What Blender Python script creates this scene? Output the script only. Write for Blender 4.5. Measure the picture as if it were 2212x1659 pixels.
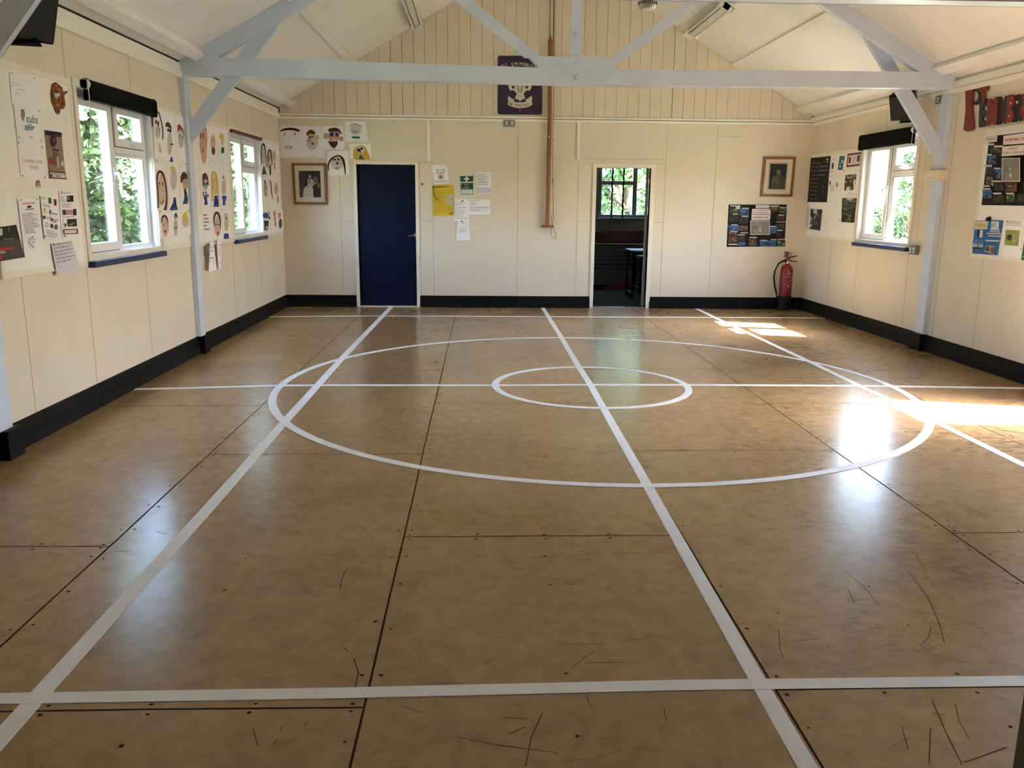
import bpy, bmesh, math, random
from mathutils import Vector
random.seed(7)
C = bpy.context.scene.collection
for o in list(bpy.data.objects): bpy.data.objects.remove(o)

# ------------------------------------------------------------------ camera
W, H, F = 2212, 1659, 1828.0
PITCH, YAW, ROLL = .2107, .0373, .0096
CAM = Vector((0, 0, 1.464))
cp, sp, cy, sy = math.cos(PITCH), math.sin(PITCH), math.cos(YAW), math.sin(YAW)
fw = Vector((sy*cp, cy*cp, -sp)); r0 = Vector((cy, -sy, 0)); u0 = r0.cross(fw)
cr, sr = math.cos(ROLL), math.sin(ROLL)
rt = cr*r0 + sr*u0; up = -sr*r0 + cr*u0
cd = bpy.data.cameras.new('camera'); cam = bpy.data.objects.new('camera', cd); C.objects.link(cam)
cd.sensor_width = 36; cd.lens = 36*F/W; cd.clip_start = .05; cd.clip_end = 300
from mathutils import Matrix
cam.matrix_world = Matrix(((rt.x, up.x, -fw.x, CAM.x), (rt.y, up.y, -fw.y, CAM.y), (rt.z, up.z, -fw.z, CAM.z), (0, 0, 0, 1)))
bpy.context.scene.camera = cam
def hit(px, py, axis, val):
    """where the sight line of a photo pixel meets a plane of the room"""
    d = fw*F + rt*(px-W/2) + up*(H/2-py)
    return CAM + d*((val-CAM[axis])/d[axis])

# ------------------------------------------------------------------ light
sc = bpy.context.scene
sc.view_settings.view_transform = 'Standard'; sc.view_settings.look = 'None'
sc.view_settings.gamma = 1; sc.view_settings.use_curve_mapping = False
sc.view_settings.exposure = 2.2
sc.cycles.use_denoising = True
sc.cycles.max_bounces = 10; sc.cycles.diffuse_bounces = 7; sc.cycles.glossy_bounces = 4
sc.cycles.transparent_max_bounces = 12; sc.cycles.sample_clamp_indirect = 12
SUNV = Vector((.825, -.21, 1)).normalized()
world = bpy.data.worlds.new('sky'); sc.world = world; world.use_nodes = True
nt = world.node_tree; bg = nt.nodes['Background']
sky = nt.nodes.new('ShaderNodeTexSky'); sky.sky_type = 'NISHITA'; sky.sun_disc = False
sky.sun_elevation = math.asin(SUNV.z); sky.sun_rotation = math.atan2(SUNV.x, SUNV.y)
sky.dust_density = 2.5; sky.air_density = 1.0; sky.ozone_density = 1.0
tint = nt.nodes.new('ShaderNodeVectorMath'); tint.operation = 'MULTIPLY'; tint.inputs[1].default_value = (1.0, .985, 1.02)
nt.links.new(sky.outputs[0], tint.inputs[0]); nt.links.new(tint.outputs[0], bg.inputs[0]); bg.inputs[1].default_value = 1.5
sl = bpy.data.lights.new('sun', 'SUN'); sl.energy = 38; sl.angle = math.radians(.53); sl.color = (1, .965, .91)
so = bpy.data.objects.new('sun', sl); C.objects.link(so); so.rotation_euler = SUNV.to_track_quat('Z', 'Y').to_euler()

# ------------------------------------------------------------------ materials
def lin(h):
    h = h.lstrip('#'); c = [int(h[i:i+2], 16)/255 for i in (0, 2, 4)]
    return tuple(x/12.92 if x <= .04045 else ((x+.055)/1.055)**2.4 for x in c) + (1,)
_m = {}
def mat(name, col, rough=.6, metal=0, var=.06, scale=9, bump=0, spec=.5, bscale=60):
    if name in _m: return _m[name]
    m = bpy.data.materials.new(name); m.use_nodes = True; n = m.node_tree; b = n.nodes['Principled BSDF']
    c = lin(col) if isinstance(col, str) else tuple(col)+(1,)
    b.inputs['Roughness'].default_value = rough; b.inputs['Metallic'].default_value = metal
    b.inputs['Specular IOR Level'].default_value = spec
    if var:
        tc = n.nodes.new('ShaderNodeTexCoord'); nz = n.nodes.new('ShaderNodeTexNoise'); nz.inputs['Scale'].default_value = scale
        nz.inputs['Detail'].default_value = 4
        n.links.new(tc.outputs['Object'], nz.inputs['Vector'])
        r = n.nodes.new('ShaderNodeMapRange'); r.inputs['From Min'].default_value = .3; r.inputs['From Max'].default_value = .7
        r.inputs['To Min'].default_value = 1-var; r.inputs['To Max'].default_value = 1+var
        n.links.new(nz.outputs['Fac'], r.inputs['Value'])
        mx = n.nodes.new('ShaderNodeVectorMath'); mx.operation = 'SCALE'; mx.inputs[0].default_value = c[:3]
        n.links.new(r.outputs[0], mx.inputs['Scale']); n.links.new(mx.outputs[0], b.inputs['Base Color'])
    else: b.inputs['Base Color'].default_value = c
    if bump:
        tc = n.nodes.new('ShaderNodeTexCoord'); nb = n.nodes.new('ShaderNodeTexNoise'); nb.inputs['Scale'].default_value = bscale
        n.links.new(tc.outputs['Object'], nb.inputs['Vector'])
        bp = n.nodes.new('ShaderNodeBump'); bp.inputs['Strength'].default_value = bump; bp.inputs['Distance'].default_value = .01
        n.links.new(nb.outputs['Fac'], bp.inputs['Height']); n.links.new(bp.outputs[0], b.inputs['Normal'])
    _m[name] = m; return m
def ink(h): return mat('ink_'+h, h, .7, var=.09, scale=38, spec=.3)
WALL = mat('cream_wall_paint', (.75, .668, .55), .55, var=.035, scale=2.2, bump=.06, bscale=14)
JOINT = mat('panel_joint', (.50, .42, .28), .8)
TRIM = mat('cream_trim_paint', (.84, .79, .69), .42, var=.03)
GABLE = mat('cream_matchboard', (.735, .645, .52), .5, var=.05, scale=3)
CEIL = mat('ceiling_paint', (.84, .83, .815), .6, var=.03, scale=1.5, bump=.05, bscale=8)
PURL = mat('purlin_paint', (.85, .835, .81), .5, var=.03)
BLUE = mat('pale_blue_timber', (.64, .725, .88), .38, var=.05, scale=4, bump=.05, bscale=20)
BLACK = mat('black_skirting_gloss', (.006, .006, .007), .55, var=.3, spec=.15)
GAP = mat('dark_gap', (.02, .017, .013), .9, var=0)
UPVC = mat('white_upvc', (.84, .85, .87), .3, var=.02)
NAVY = mat('navy_door_paint', (.002, .006, .027), .5, var=.12, scale=3, spec=.15)
NAVYS = mat('navy_sill_paint', (.012, .022, .10), .3, var=.1)
BOARD = mat('white_pinboard', (.90, .88, .85), .7, var=.03)
PAPER = mat('paper_white', (.91, .90, .93), .75, var=.02, scale=4)
CHROME = mat('chrome', (.75, .75, .76), .22, 1, var=.03)
STEEL = mat('grey_metal_box', (.25, .26, .27), .45, .6)
BLKP = mat('black_plastic', (.006, .0065, .007), .5, var=.2, spec=.2)
WHTP = mat('white_plastic', (.82, .82, .80), .35, var=.02)
CREAMP = mat('cream_plastic', (.78, .70, .50), .4, var=.03)
BLIND = mat('black_blind_fabric', (.004, .0045, .005), .85, var=.2, spec=.1)
FRAMEW = mat('brown_wood_frame', (.22, .085, .03), .4, var=.25, scale=30)
POLEW = mat('varnished_pole_wood', (.27, .095, .03), .4, var=.25, scale=14)
RED = mat('extinguisher_red', (.19, .006, .008), .3, var=.05)
LINE = mat('white_line_paint', (.86, .91, .98), .5, var=.05, scale=6)
def glass():
    m = bpy.data.materials.new('window_glass'); m.use_nodes = True; n = m.node_tree; n.nodes.clear()
    out = n.nodes.new('ShaderNodeOutputMaterial'); t = n.nodes.new('ShaderNodeBsdfTransparent'); g = n.nodes.new('ShaderNodeBsdfGlossy')
    g.inputs['Roughness'].default_value = .02; f = n.nodes.new('ShaderNodeMath'); f.operation = 'MULTIPLY_ADD'; f.inputs[1].default_value = .90; f.inputs[2].default_value = .035
    ge = n.nodes.new('ShaderNodeNewGeometry'); dp = n.nodes.new('ShaderNodeVectorMath'); dp.operation = 'DOT_PRODUCT'; ab = n.nodes.new('ShaderNodeMath'); ab.operation = 'ABSOLUTE'
    sb = n.nodes.new('ShaderNodeMath'); sb.operation = 'SUBTRACT'; sb.inputs[0].default_value = 1; pw = n.nodes.new('ShaderNodeMath'); pw.operation = 'POWER'; pw.inputs[1].default_value = 5
    n.links.new(ge.outputs['Incoming'], dp.inputs[0]); n.links.new(ge.outputs['Normal'], dp.inputs[1]); n.links.new(dp.outputs['Value'], ab.inputs[0]); n.links.new(ab.outputs[0], sb.inputs[1]); n.links.new(sb.outputs[0], pw.inputs[0]); n.links.new(pw.outputs[0], f.inputs[0])
    t.inputs['Color'].default_value = (.94, .97, .96, 1)
    mx = n.nodes.new('ShaderNodeMixShader'); n.links.new(f.outputs[0], mx.inputs[0]); n.links.new(t.outputs[0], mx.inputs[1]); n.links.new(g.outputs[0], mx.inputs[2])
    n.links.new(mx.outputs[0], out.inputs[0]); return m
GLASS = glass()
def floor_mat():
    m = bpy.data.materials.new('varnished_hardboard'); m.use_nodes = True; n = m.node_tree; b = n.nodes['Principled BSDF']; L = n.links.new
    tc = n.nodes.new('ShaderNodeTexCoord')
    def noise(scale, detail=4, vec=None, dist=0):
        z = n.nodes.new('ShaderNodeTexNoise'); z.inputs['Scale'].default_value = scale; z.inputs['Detail'].default_value = detail
        z.inputs['Distortion'].default_value = dist; L(vec or tc.outputs['Object'], z.inputs['Vector']); return z.outputs['Fac']
    def rng(v, a, bb, c=0, d=1):
        r = n.nodes.new('ShaderNodeMapRange'); L(v, r.inputs['Value'])
        for k, x in zip(('From Min', 'From Max', 'To Min', 'To Max'), (a, bb, c, d)): r.inputs[k].default_value = x
        return r.outputs[0]
    def math_(op, a, bb):
        k = n.nodes.new('ShaderNodeMath'); k.operation = op
        for i, v in enumerate((a, bb)):
            if isinstance(v, (int, float)): k.inputs[i].default_value = v
            else: L(v, k.inputs[i])
        return k.outputs[0]
    cr_ = n.nodes.new('ShaderNodeValToRGB'); L(noise(1.1, 5, dist=.4), cr_.inputs[0])
    e = cr_.color_ramp.elements; e[0].position = .3; e[0].color = (.295, .190, .092, 1); e[1].position = .7; e[1].color = (.39, .262, .132, 1)
    sx = n.nodes.new('ShaderNodeSeparateXYZ'); L(tc.outputs['Object'], sx.inputs[0])
    mp = n.nodes.new('ShaderNodeMapping'); L(tc.outputs['Object'], mp.inputs['Vector']); mp.inputs['Scale'].default_value = (1, 2.4, 1); mp.inputs['Rotation'].default_value = (0, 0, .5)
    # worn scuffs, denser where people walk by the right wall
    wear = rng(sx.outputs[0], .0, 3.0, .05, 1)
    sc1 = noise(9, 9, mp.outputs[0], 1.2)
    area = rng(noise(.9, 2), .42, .62, 0, 1)
    thr = math_('SUBTRACT', sc1, .53)
    scuff = math_('MULTIPLY', rng(thr, 0, .05, 0, .55), math_('MULTIPLY', wear, area))
    fine = rng(noise(42, 6), .66, .72, 0, .35)
    tot = math_('MAXIMUM', scuff, fine)
    mixc = n.nodes.new('ShaderNodeMix'); mixc.data_type = 'RGBA'; L(tot, mixc.inputs[0]); L(cr_.outputs[0], mixc.inputs[6]); mixc.inputs[7].default_value = (.085, .05, .028, 1)
    sp_ = rng(noise(160, 2), .3, .7, .93, 1.07)
    mot = math_('MULTIPLY', sp_, rng(noise(13, 7, dist=.8), .3, .7, .84, 1.12)); vm = n.nodes.new('ShaderNodeVectorMath'); vm.operation = 'SCALE'; L(mixc.outputs[2], vm.inputs[0]); L(mot, vm.inputs['Scale']); L(vm.outputs[0], b.inputs['Base Color'])
    ro = rng(noise(3, 5), .3, .7, .215, .25); L(ro, b.inputs['Roughness'])
    b.inputs['Specular IOR Level'].default_value = .55
    bp = n.nodes.new('ShaderNodeBump'); bp.inputs['Strength'].default_value = .02; bp.inputs['Distance'].default_value = .01; L(noise(2.2, 3), bp.inputs['Height']); L(bp.outputs[0], b.inputs['Normal'])
    return m
FLOOR = floor_mat(); SEAM = mat('floor_seam_dirt', (.040, .025, .015), .9, var=.2, spec=0); SCR = mat('floor_scratch', (.125, .08, .045), .9, spec=0)

# ------------------------------------------------------------------ mesh helpers
class MB:
    def __init__(s): s.v = []; s.f = []; s.m = []; s.mats = []; s.sm = []
    def mi(s, m):
        if m not in s.mats: s.mats.append(m)
        return s.mats.index(m)
    def add(s, vs, fs, m, smooth=False):
        k = len(s.v); s.v += [tuple(v) for v in vs]; i = s.mi(m)
        for f in fs: s.f.append([k+a for a in f]); s.m.append(i); s.sm.append(smooth)
        return s
    def box(s, x0, x1, y0, y1, z0, z1, m):
        vs = [(x, y, z) for x in (x0, x1) for y in (y0, y1) for z in (z0, z1)]
        return s.add(vs, [(0, 1, 3, 2), (4, 6, 7, 5), (0, 4, 5, 1), (2, 3, 7, 6), (0, 2, 6, 4), (1, 5, 7, 3)], m)
    def hexa(s, a, b, m):      # two quads, a in front of b
        return s.add(list(a)+list(b), [(0, 1, 2, 3), (7, 6, 5, 4), (0, 4, 5, 1), (1, 5, 6, 2), (2, 6, 7, 3), (3, 7, 4, 0)], m)
    def prism(s, pts, d, m):   # 3-D polygon pushed along d
        n = len(pts); a = [Vector(p) for p in pts]; b = [p+Vector(d) for p in a]
        return s.add(a+b, [tuple(range(n)), tuple(range(2*n-1, n-1, -1))]+[(i, (i+1) % n, n+(i+1) % n, n+i) for i in range(n)], m)
    def tube(s, path, r, m, seg=10, smooth=True):
        path = [Vector(p) for p in path]; rs = r if isinstance(r, (list, tuple)) else [r]*len(path); vs = []
        for i, p in enumerate(path):
            t = (path[min(i+1, len(path)-1)]-path[max(i-1, 0)]).normalized()
            u = t.cross(Vector((0, 0, 1)) if abs(t.z) < .9 else Vector((0, 1, 0))).normalized(); w = t.cross(u)
            vs += [p+(u*math.cos(2*math.pi*k/seg)+w*math.sin(2*math.pi*k/seg))*rs[i] for k in range(seg)]
        n = len(path); fs = [(i*seg+k, i*seg+(k+1) % seg, (i+1)*seg+(k+1) % seg, (i+1)*seg+k) for i in range(n-1) for k in range(seg)]
        s.add(vs, fs, m, smooth); return s.add(vs[:seg]+vs[-seg:], [tuple(range(seg))[::-1], tuple(range(seg, 2*seg))], m)
    def lathe(s, c, prof, m, seg=28, axis=2):
        vs = []
        for r, h in prof:
            for k in range(seg):
                a = 2*math.pi*k/seg; p = [r*math.cos(a), r*math.sin(a)]; p.insert(axis, h); vs.append((c[0]+p[0], c[1]+p[1], c[2]+p[2]))
        n = len(prof); fs = [(i*seg+k, i*seg+(k+1) % seg, (i+1)*seg+(k+1) % seg, (i+1)*seg+k) for i in range(n-1) for k in range(seg)]
        s.add(vs, fs, m, True); return s.add(vs[:seg]+vs[-seg:], [tuple(range(seg))[::-1], tuple(range(seg, 2*seg))], m)
    def build(s, name, parent=None, bevel=0, label=None):
        me = bpy.data.meshes.new(name); me.from_pydata(s.v, [], s.f)
        for m in s.mats: me.materials.append(m)
        me.polygons.foreach_set('material_index', s.m); me.polygons.foreach_set('use_smooth', s.sm); me.update()
        o = bpy.data.objects.new(name, me); C.objects.link(o)
        if parent:
            o.parent = parent; o.matrix_parent_inverse = Matrix.Translation(-parent.location)
        if bevel:
            b = o.modifiers.new('bevel', 'BEVEL'); b.width = bevel; b.segments = 2; b.limit_method = 'ANGLE'
        if label: o['label'] = label
        return o
def tag(o, label, cat, group=None):
    o['label'] = label; o['category'] = cat
    if group: o['group'] = group
    return o
def thing(name, loc, label, cat, group=None):
    o = bpy.data.objects.new(name, None); C.objects.link(o); o.location = loc; o.empty_display_size = .1
    return tag(o, label, cat, group)
def struct(o, label=None):
    o['kind'] = 'structure'
    if label: o['label'] = label
    return o
def sroot(name, loc, label=None):
    o = bpy.data.objects.new(name, None); C.objects.link(o); o.location = loc; return struct(o, label)

# ------------------------------------------------------------------ room dimensions
XL, XR, YB, YF = -2.761, 4.622, 12.081, -2.45
XC, ZR, SL = .90, 4.80, .574
def zc(x): return ZR-SL*abs(x-XC)
T = .14
def wall_side(name, x0, x1, ya, yb, top, holes, joints, face, dado):
    b = MB(); ys = sorted({ya, yb, *[h[0] for h in holes], *[h[1] for h in holes]})
    for a, c in zip(ys, ys[1:]):
        hs = [h for h in holes if h[0] <= a and h[1] >= c]
        z = 0
        for h in sorted(hs, key=lambda h: h[2]):
            if h[2] > z: b.box(x0, x1, a, c, z, h[2], WALL)
            z = h[3]
        b.box(x0, x1, a, c, z, top, WALL)
    s = 1 if face == x1 else -1
    for (y, za, zb, w) in joints:
        b.box(min(face, face+s*.0015), max(face, face+s*.0015), y-w/2, y+w/2, za, zb, JOINT)
    g = random.Random(len(joints))
    for k in range(46):
        y = g.uniform(5, 12); z = 1.0-abs(g.gauss(0, .32)) if k % 3 else g.uniform(2.3, 2.5); w = g.uniform(.002, .006); h = g.choice((.003, .005, .02, .03))
        if z > .2: b.box(min(face, face+s*.0008), max(face, face+s*.0008), y-w/2, y+w/2, z, z+h, JOINT)
    return struct(b.build(name))
WZ0, WZ1 = 1.035, 2.215
W1 = (6.14, 7.44, WZ0, WZ1); W2 = (9.72, 10.98, WZ0, WZ1); W3 = (9.13, 10.40, WZ0, WZ1); D3 = (5.15, 5.93, 0, 2.04)
jl = [(y, .165, 1.0, .006) for y in (6.06, 7.11, 5.2, 9.60, 10.73, 8.45)]+[(y, 2.25, 2.55, .006) for y in (6.02, 7.10, 9.66, 10.73)]
jr = [(y, .165, 1.0, .006) for y in (9.085, 10.35, 11.15, 7.705)]+[(y, 2.2, 2.55, .006) for y in (11.15, 9.9)]+[(8.44, .165, 2.55, .008), (8.95, 1.1, 2.2, .004)]
wl = wall_side('wall_left', XL-T, XL, YF, YB+T, 2.77, [W1, W2], jl, XL, 1)
wr = wall_side('wall_right', XR, XR+T, YF, YB+T, 2.77, [W3, D3], jr, XR, 1)
wf = MB(); wf.prism([(XL-T, YF, 0), (XR+T, YF, 0), (XR+T, YF, 2.75), (XC, YF, ZR+.05), (XL-T, YF, 2.75)], (0, -T, 0), WALL); struct(wf.build('wall_front'))
# back wall with two doorways
b = MB(); D1 = (-1.72, -.915, 1.965); D2 = (1.60, 2.36, 1.955)
for a, c in ((XL, D1[0]), (D1[1], D2[0]), (D2[1], XR)): b.box(a, c, YB, YB+.11, 0, 2.56, WALL)
for a, c, z in (D1, D2): b.box(a, c, YB, YB+.11, z, 2.56, WALL)
def bj(x0, x1, z0, z1, m=JOINT, d=.002): b.box(x0, x1, YB-d, YB, z0, z1, m)
for x, za, zb in ((-1.955, .165, 1.97), (-1.985, 2.0, 2.54), (.506, .165, 2.54), (1.346, .165, 2.0), (2.566, .165, 2.54), (3.27, .165, 2.54), (-.672, .165, 1.99),):
    bj(x-.003, x+.003, za, zb)
for x0, x1, z in ((-1.955, -1.79, 1.19), (-.86, -.69, 1.215), (1.36, 1.53, 1.22), (2.43, 2.58, 1.215), (-1.8, -1.9, 1.985), (-.86, -.70, 1.995), (1.40, 2.56, 2.075), (1.40, 1.5, 2.015), (2.42, 2.56, 2.015), (3.3, 3.61, 2.395)):
    bj(min(x0, x1), max(x0, x1), z-.003, z+.003)
g = random.Random(4)
for k in range(40):
    x, z, w = g.uniform(XL+.2, XR-.2), g.uniform(.25, 1.1) if k % 3 else .565, g.uniform(.003, .009)
    if not (D1[0]-.1 < x < D1[1]+.1 or D2[0]-.1 < x < D2[1]+.1): b.box(x, x+w, YB-.0008, YB, z, z+g.choice((.004, .006, .012)), JOINT)
struct(b.build('wall_back'))
# gable boards
b = MB(); b.prism([(XL-.05, YB+.06, 2.55), (XR+.05, YB+.06, 2.55), (XR+.05, YB+.06, 2.74), (XC, YB+.06, ZR), (XL-.05, YB+.06, 2.74)], (0, .05, 0), GAP)
x = XL; k = 0
wide = {5: .010, 10: .009, 11: .008, 12: .008, 24: .006, 35: .012, 36: .009}
while x < XR:
    g = wide.get(k, .005); xa, xb = x+g/2, min(x+.1535, XR)-.0015
    pts = [(xa, YB, 2.6), (xb, YB, 2.6), (xb, YB, zc(xb)-.004)]
    if xa < XC < xb: pts.append((XC, YB, ZR-.004))
    pts.append((xa, YB, zc(xa)-.004))
    b.prism(pts, (0, .058, 0), GABLE); x += .1535; k += 1
struct(b.build('wall_gable'))
# cornices
CORN = mat('cornice_paint', (.90, .87, .80), .35, var=.02)
def trim(n, *boxes, m=CORN, bev=.004):
    b = MB()
    for q in boxes: b.box(*q, m)
    return struct(b.build(n, bevel=bev))
trim('trim_1', (XL, XR, YB-.035, YB, 2.553, 2.586), (XL, XR, YB-.022, YB, 2.594, 2.622))
b = MB(); b.box(XL, XR, YB-.006, YB+.05, 2.584, 2.596, GAP); b.box(XL, XR, YB-.003, YB+.05, 2.620, 2.626, JOINT); struct(b.build('trim_18'))
trim('trim_2', (XL, XL+.035, YF, YB-.03, 2.553, 2.607), (XL, XL+.02, YF, YB, 2.607, 2.64), (XL, XL+.013, YF, YB, 2.64, 2.685))
trim('trim_3', (XR-.035, XR, YF, YB-.03, 2.545, 2.595), (XR-.06, XR, YF, YB, 2.60, 2.655), (XR-.02, XR, YF, YB, 2.655, 2.685))
b = MB(); b.box(XL, XL+.012, YF, YB, 2.691, 2.702, GAP); b.box(XR-.018, XR, YF, YB, 2.691, 2.702, GAP)
for x in (XL+.014, XR-.026): b.box(x, x+.012, YB-.006, YB+.02, 2.625, 2.70, GAP)
struct(b.build('trim_19'))
trim('trim_4', (-.745, -.70, YB-.03, YB, 2.0, 2.553))
trim('trim_5', (1.315, 1.355, YB-.03, YB, 2.06, 2.553))
# floor
b = MB(); b.box(XL-T, XR+T, YF, YB+T, -.1, 0, FLOOR)
def strip(pts, w, m, z=.0006):
    for (xa, ya), (xb, yb) in zip(pts, pts[1:]):
        d = Vector((xb-xa, yb-ya, 0)); L = d.length or 1; n = Vector((-d.y, d.x, 0))/L*w/2
        b.add([(xa-n.x, ya-n.y, z), (xb-n.x, yb-n.y, z), (xb+n.x, yb+n.y, z), (xa+n.x, ya+n.y, z)], [(0, 1, 2, 3)], m)
def dot(x, y, r=.008, z=.0007):
    b.add([(x+r*math.cos(a), y+r*math.sin(a), z) for a in [k*math.pi/4 for k in range(8)]], [tuple(range(8))], SEAM)
rnd = random.Random(3)
cols = [-2.855, -1.6, -.345, .91, 2.165, 3.42, 4.675]
for i, x in enumerate(cols[1:-1]):
    p = [(x+rnd.uniform(-.002, .002), y*.6-2.4) for y in range(25)]; strip(p, .0075, SEAM)
for i in range(6):
    xa, xb = max(cols[i], XL), min(cols[i+1], XR); off = (3.48, 2.262, 3.57, 2.33, 3.585, 2.30)[i]
    for k in range(-3, 5):
        y = off+k*2.58
        if not YF < y < YB: continue
        strip([(xa, y), ((xa+xb)/2, y+.004), (xb, y)], .0075, SEAM)
        for q in range(5):
            xx = xa+.03+(xb-xa-.06)*q/4
            for s in (-1, 1): dot(xx+rnd.uniform(-.006, .006), y+s*rnd.uniform(.018, .03), rnd.uniform(.005, .008))
    for k in range(48):
        y = 1.5+k*.31+rnd.uniform(-.03, .03)
        if y > 11.8: break
        for s in (0, 1):
            xx = xa+.03 if s == 0 else xb-.03
            if rnd.random() < .85: dot(xx, y+rnd.uniform(-.02, .02), rnd.uniform(.0045, .008))
        if k % 1 == 0 and rnd.random() < .8: dot((xa+xb)/2-.01, y, rnd.uniform(.004, .0075))
# scratches seen in the photo, then small random ones
for p in ([(1215, 1391), (1260, 1392), (1305, 1391)], [(1340, 1385), (1380, 1381), (1415, 1375)], [(1045, 1433), (1066, 1423)], [(1235, 1442), (1285, 1405)], [(1262, 1432), (1356, 1431)],
          [(868, 1525), (915, 1541)], [(975, 1590), (1080, 1610), (1200, 1626)], [(1172, 1540), (1148, 1592), (1135, 1655)], [(1088, 1550), (1140, 1553)], [(1096, 1587), (1136, 1570)],
          [(1960, 1232), (2005, 1292), (2030, 1350), (2040, 1390)], [(1820, 1230), (1865, 1265), (1900, 1310)], [(2012, 1512), (2045, 1585), (2078, 1652)], [(1948, 1570), (1962, 1620)], [(2010, 1572), (2007, 1650)], [(2082, 1648), (2175, 1614)], [(1682, 1360), (1685, 1405), (1692, 1420)], [(1712, 1387), (1768, 1378)],
          [(1966, 1182), (1996, 1225)], [(1830, 1270), (1847, 1305)], [(2012, 1540), (2040, 1545)], [(547, 1575), (557, 1612)], [(590, 1610), (598, 1596)], [(605, 1578), (608, 1570)], [(657, 1568), (665, 1558)], [(1434, 1530), (1440, 1560)], [(850, 1185), (1440, 1180)][:0] or [(1140, 1205), (1290, 1197), (1440, 1193)]):
    strip([tuple(hit(*q, 2, 0))[:2] for q in p], .0034, SCR)
for k in range(520):
    x = XL+.3+(XR-XL-.5)*rnd.random()**.62; y = rnd.uniform(1.4, 11.5); a = rnd.uniform(0, 3.14); L = rnd.choice((.01, .015, .02, .03, .05, .09))
    c = rnd.uniform(-.3, .3)
    strip([(x, y), (x+L*math.cos(a), y+L*math.sin(a)), (x+L*math.cos(a)+L*math.cos(a+c), y+L*math.sin(a)+L*math.sin(a+c))], rnd.uniform(.0015, .004), SCR if rnd.random() < .75 else SEAM, .0005)
fl = struct(b.build('floor'), 'brown varnished hardboard sheet floor with white court lines')
NL = [0]
def court(name, pts, w, label, closed=False):
    NL[0] += 1; b = MB(); P = [Vector((x, y, 0)) for x, y in pts]; n = len(P); vs = []
    for i, p in enumerate(P):
        a = P[(i-1) % n] if closed or i else P[0]; c = P[(i+1) % n] if closed or i < n-1 else P[-1]
        d = (c-a).normalized(); s = Vector((-d.y, d.x, 0))*w/2
        vs += [p-s, p+s]
    vs += [v+Vector((0, 0, .0012+.00015*NL[0])) for v in vs]; m = 2*n; fs = []
    for i in range(n if closed else n-1):
        j = (i+1) % n; fs += [(m+2*i, m+2*j, m+2*j+1, m+2*i+1), (2*i, m+2*i, m+2*j, 2*j), (2*i+1, 2*j+1, m+2*j+1, m+2*i+1)]
    b.add(vs, fs, LINE); return b.build(name, fl, label=label)
court('court_line', [(-1.28, 12.07), (-1.31, 9.5), (-1.326, 8.04), (-1.33, 5.6), (-1.323, 3.93), (-1.33, 2.33), (-1.327, -1)], .064, 'white line from the navy door along the left side')
court('court_line', [(.881, 12.04), (.895, 9.34), (.895, 7.6), (.903, 6.81), (.896, 6.04), (.886, 4.24), (.872, 2.36), (.87, -1)], .056, 'white centre line running away through both circles')
court('court_line', [(3.10, 12.04), (3.103, 11.15), (3.155, 7.83), (3.152, 6.78), (3.165, 6.3), (3.16, 4.6), (3.16, -1)], .056, 'white line on the right through both sunlit patches')
court('court_line', [(-2.74, 10.96), (-1.286, 11.09), (1.594, 11.086), (4.597, 11.089)], .05, 'thin white line across, nearest the doors')
court('court_line', [(-2.74, 6.614), (-2.42, 6.651), (-1.64, 6.76), (-1.28, 6.777), (.08, 6.784), (.88, 6.81), (1.77, 6.815), (3.155, 6.79), (4.59, 6.70)], .058, 'thin white line across the middle of the circles')
court('court_line', [(-2.72, 2.32), (-1.436, 2.329), (-.42, 2.338), (.62, 2.36), (4.55, 2.365)], .058, 'broad white line across nearest the camera')
court('court_circle', [(.905+.79*math.cos(a), 6.79+.79*math.sin(a)) for a in [k*math.pi/36 for k in range(72)]], .058, 'small white centre circle', True)
court('court_circle', [(.896+2.52*math.cos(a), 6.78+2.52*math.sin(a)) for a in [k*math.pi/60 for k in range(120)]], .06, 'large white outer circle', True)
# ceiling
b = MB()
for s, xe in ((-1, XL-T-.25), (1, XR+T+.25)):
    b.prism([(XC, YF-.3, ZR), (xe, YF-.3, zc(xe)), (xe, YF-.3, zc(xe)+.05), (XC, YF-.3, ZR+.05)], (0, YB-YF+.75, 0), CEIL)
    for k in range(12):   # sheet joints running down the slope
        y = YF+.4+k*1.21; 
        b.prism([(XC, y, ZR-.001), (xe, y, zc(xe)-.001), (xe, y, zc(xe)+.01), (XC, y, ZR+.01)], (0, .004, 0), PURL)
struct(b.build('ceiling'))
n = CEIL.node_tree; bn = next(x for x in n.nodes if x.type == 'BUMP'); wv = n.nodes.new('ShaderNodeTexWave'); wv.wave_type = 'BANDS'; wv.bands_direction = 'Y'; wv.wave_profile = 'SIN'; wv.inputs['Scale'].default_value = 3.2; wv.inputs['Distortion'].default_value = .2
tcn = n.nodes.new('ShaderNodeTexCoord'); n.links.new(tcn.outputs['Object'], wv.inputs['Vector']); b2 = n.nodes.new('ShaderNodeBump'); b2.inputs['Strength'].default_value = .10; b2.inputs['Distance'].default_value = .01
n.links.new(wv.outputs['Fac'], b2.inputs['Height']); n.links.new(bn.outputs[0], b2.inputs['Normal']); n.links.new(b2.outputs[0], n.nodes['Principled BSDF'].inputs['Normal'])
n_t = 6
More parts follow.
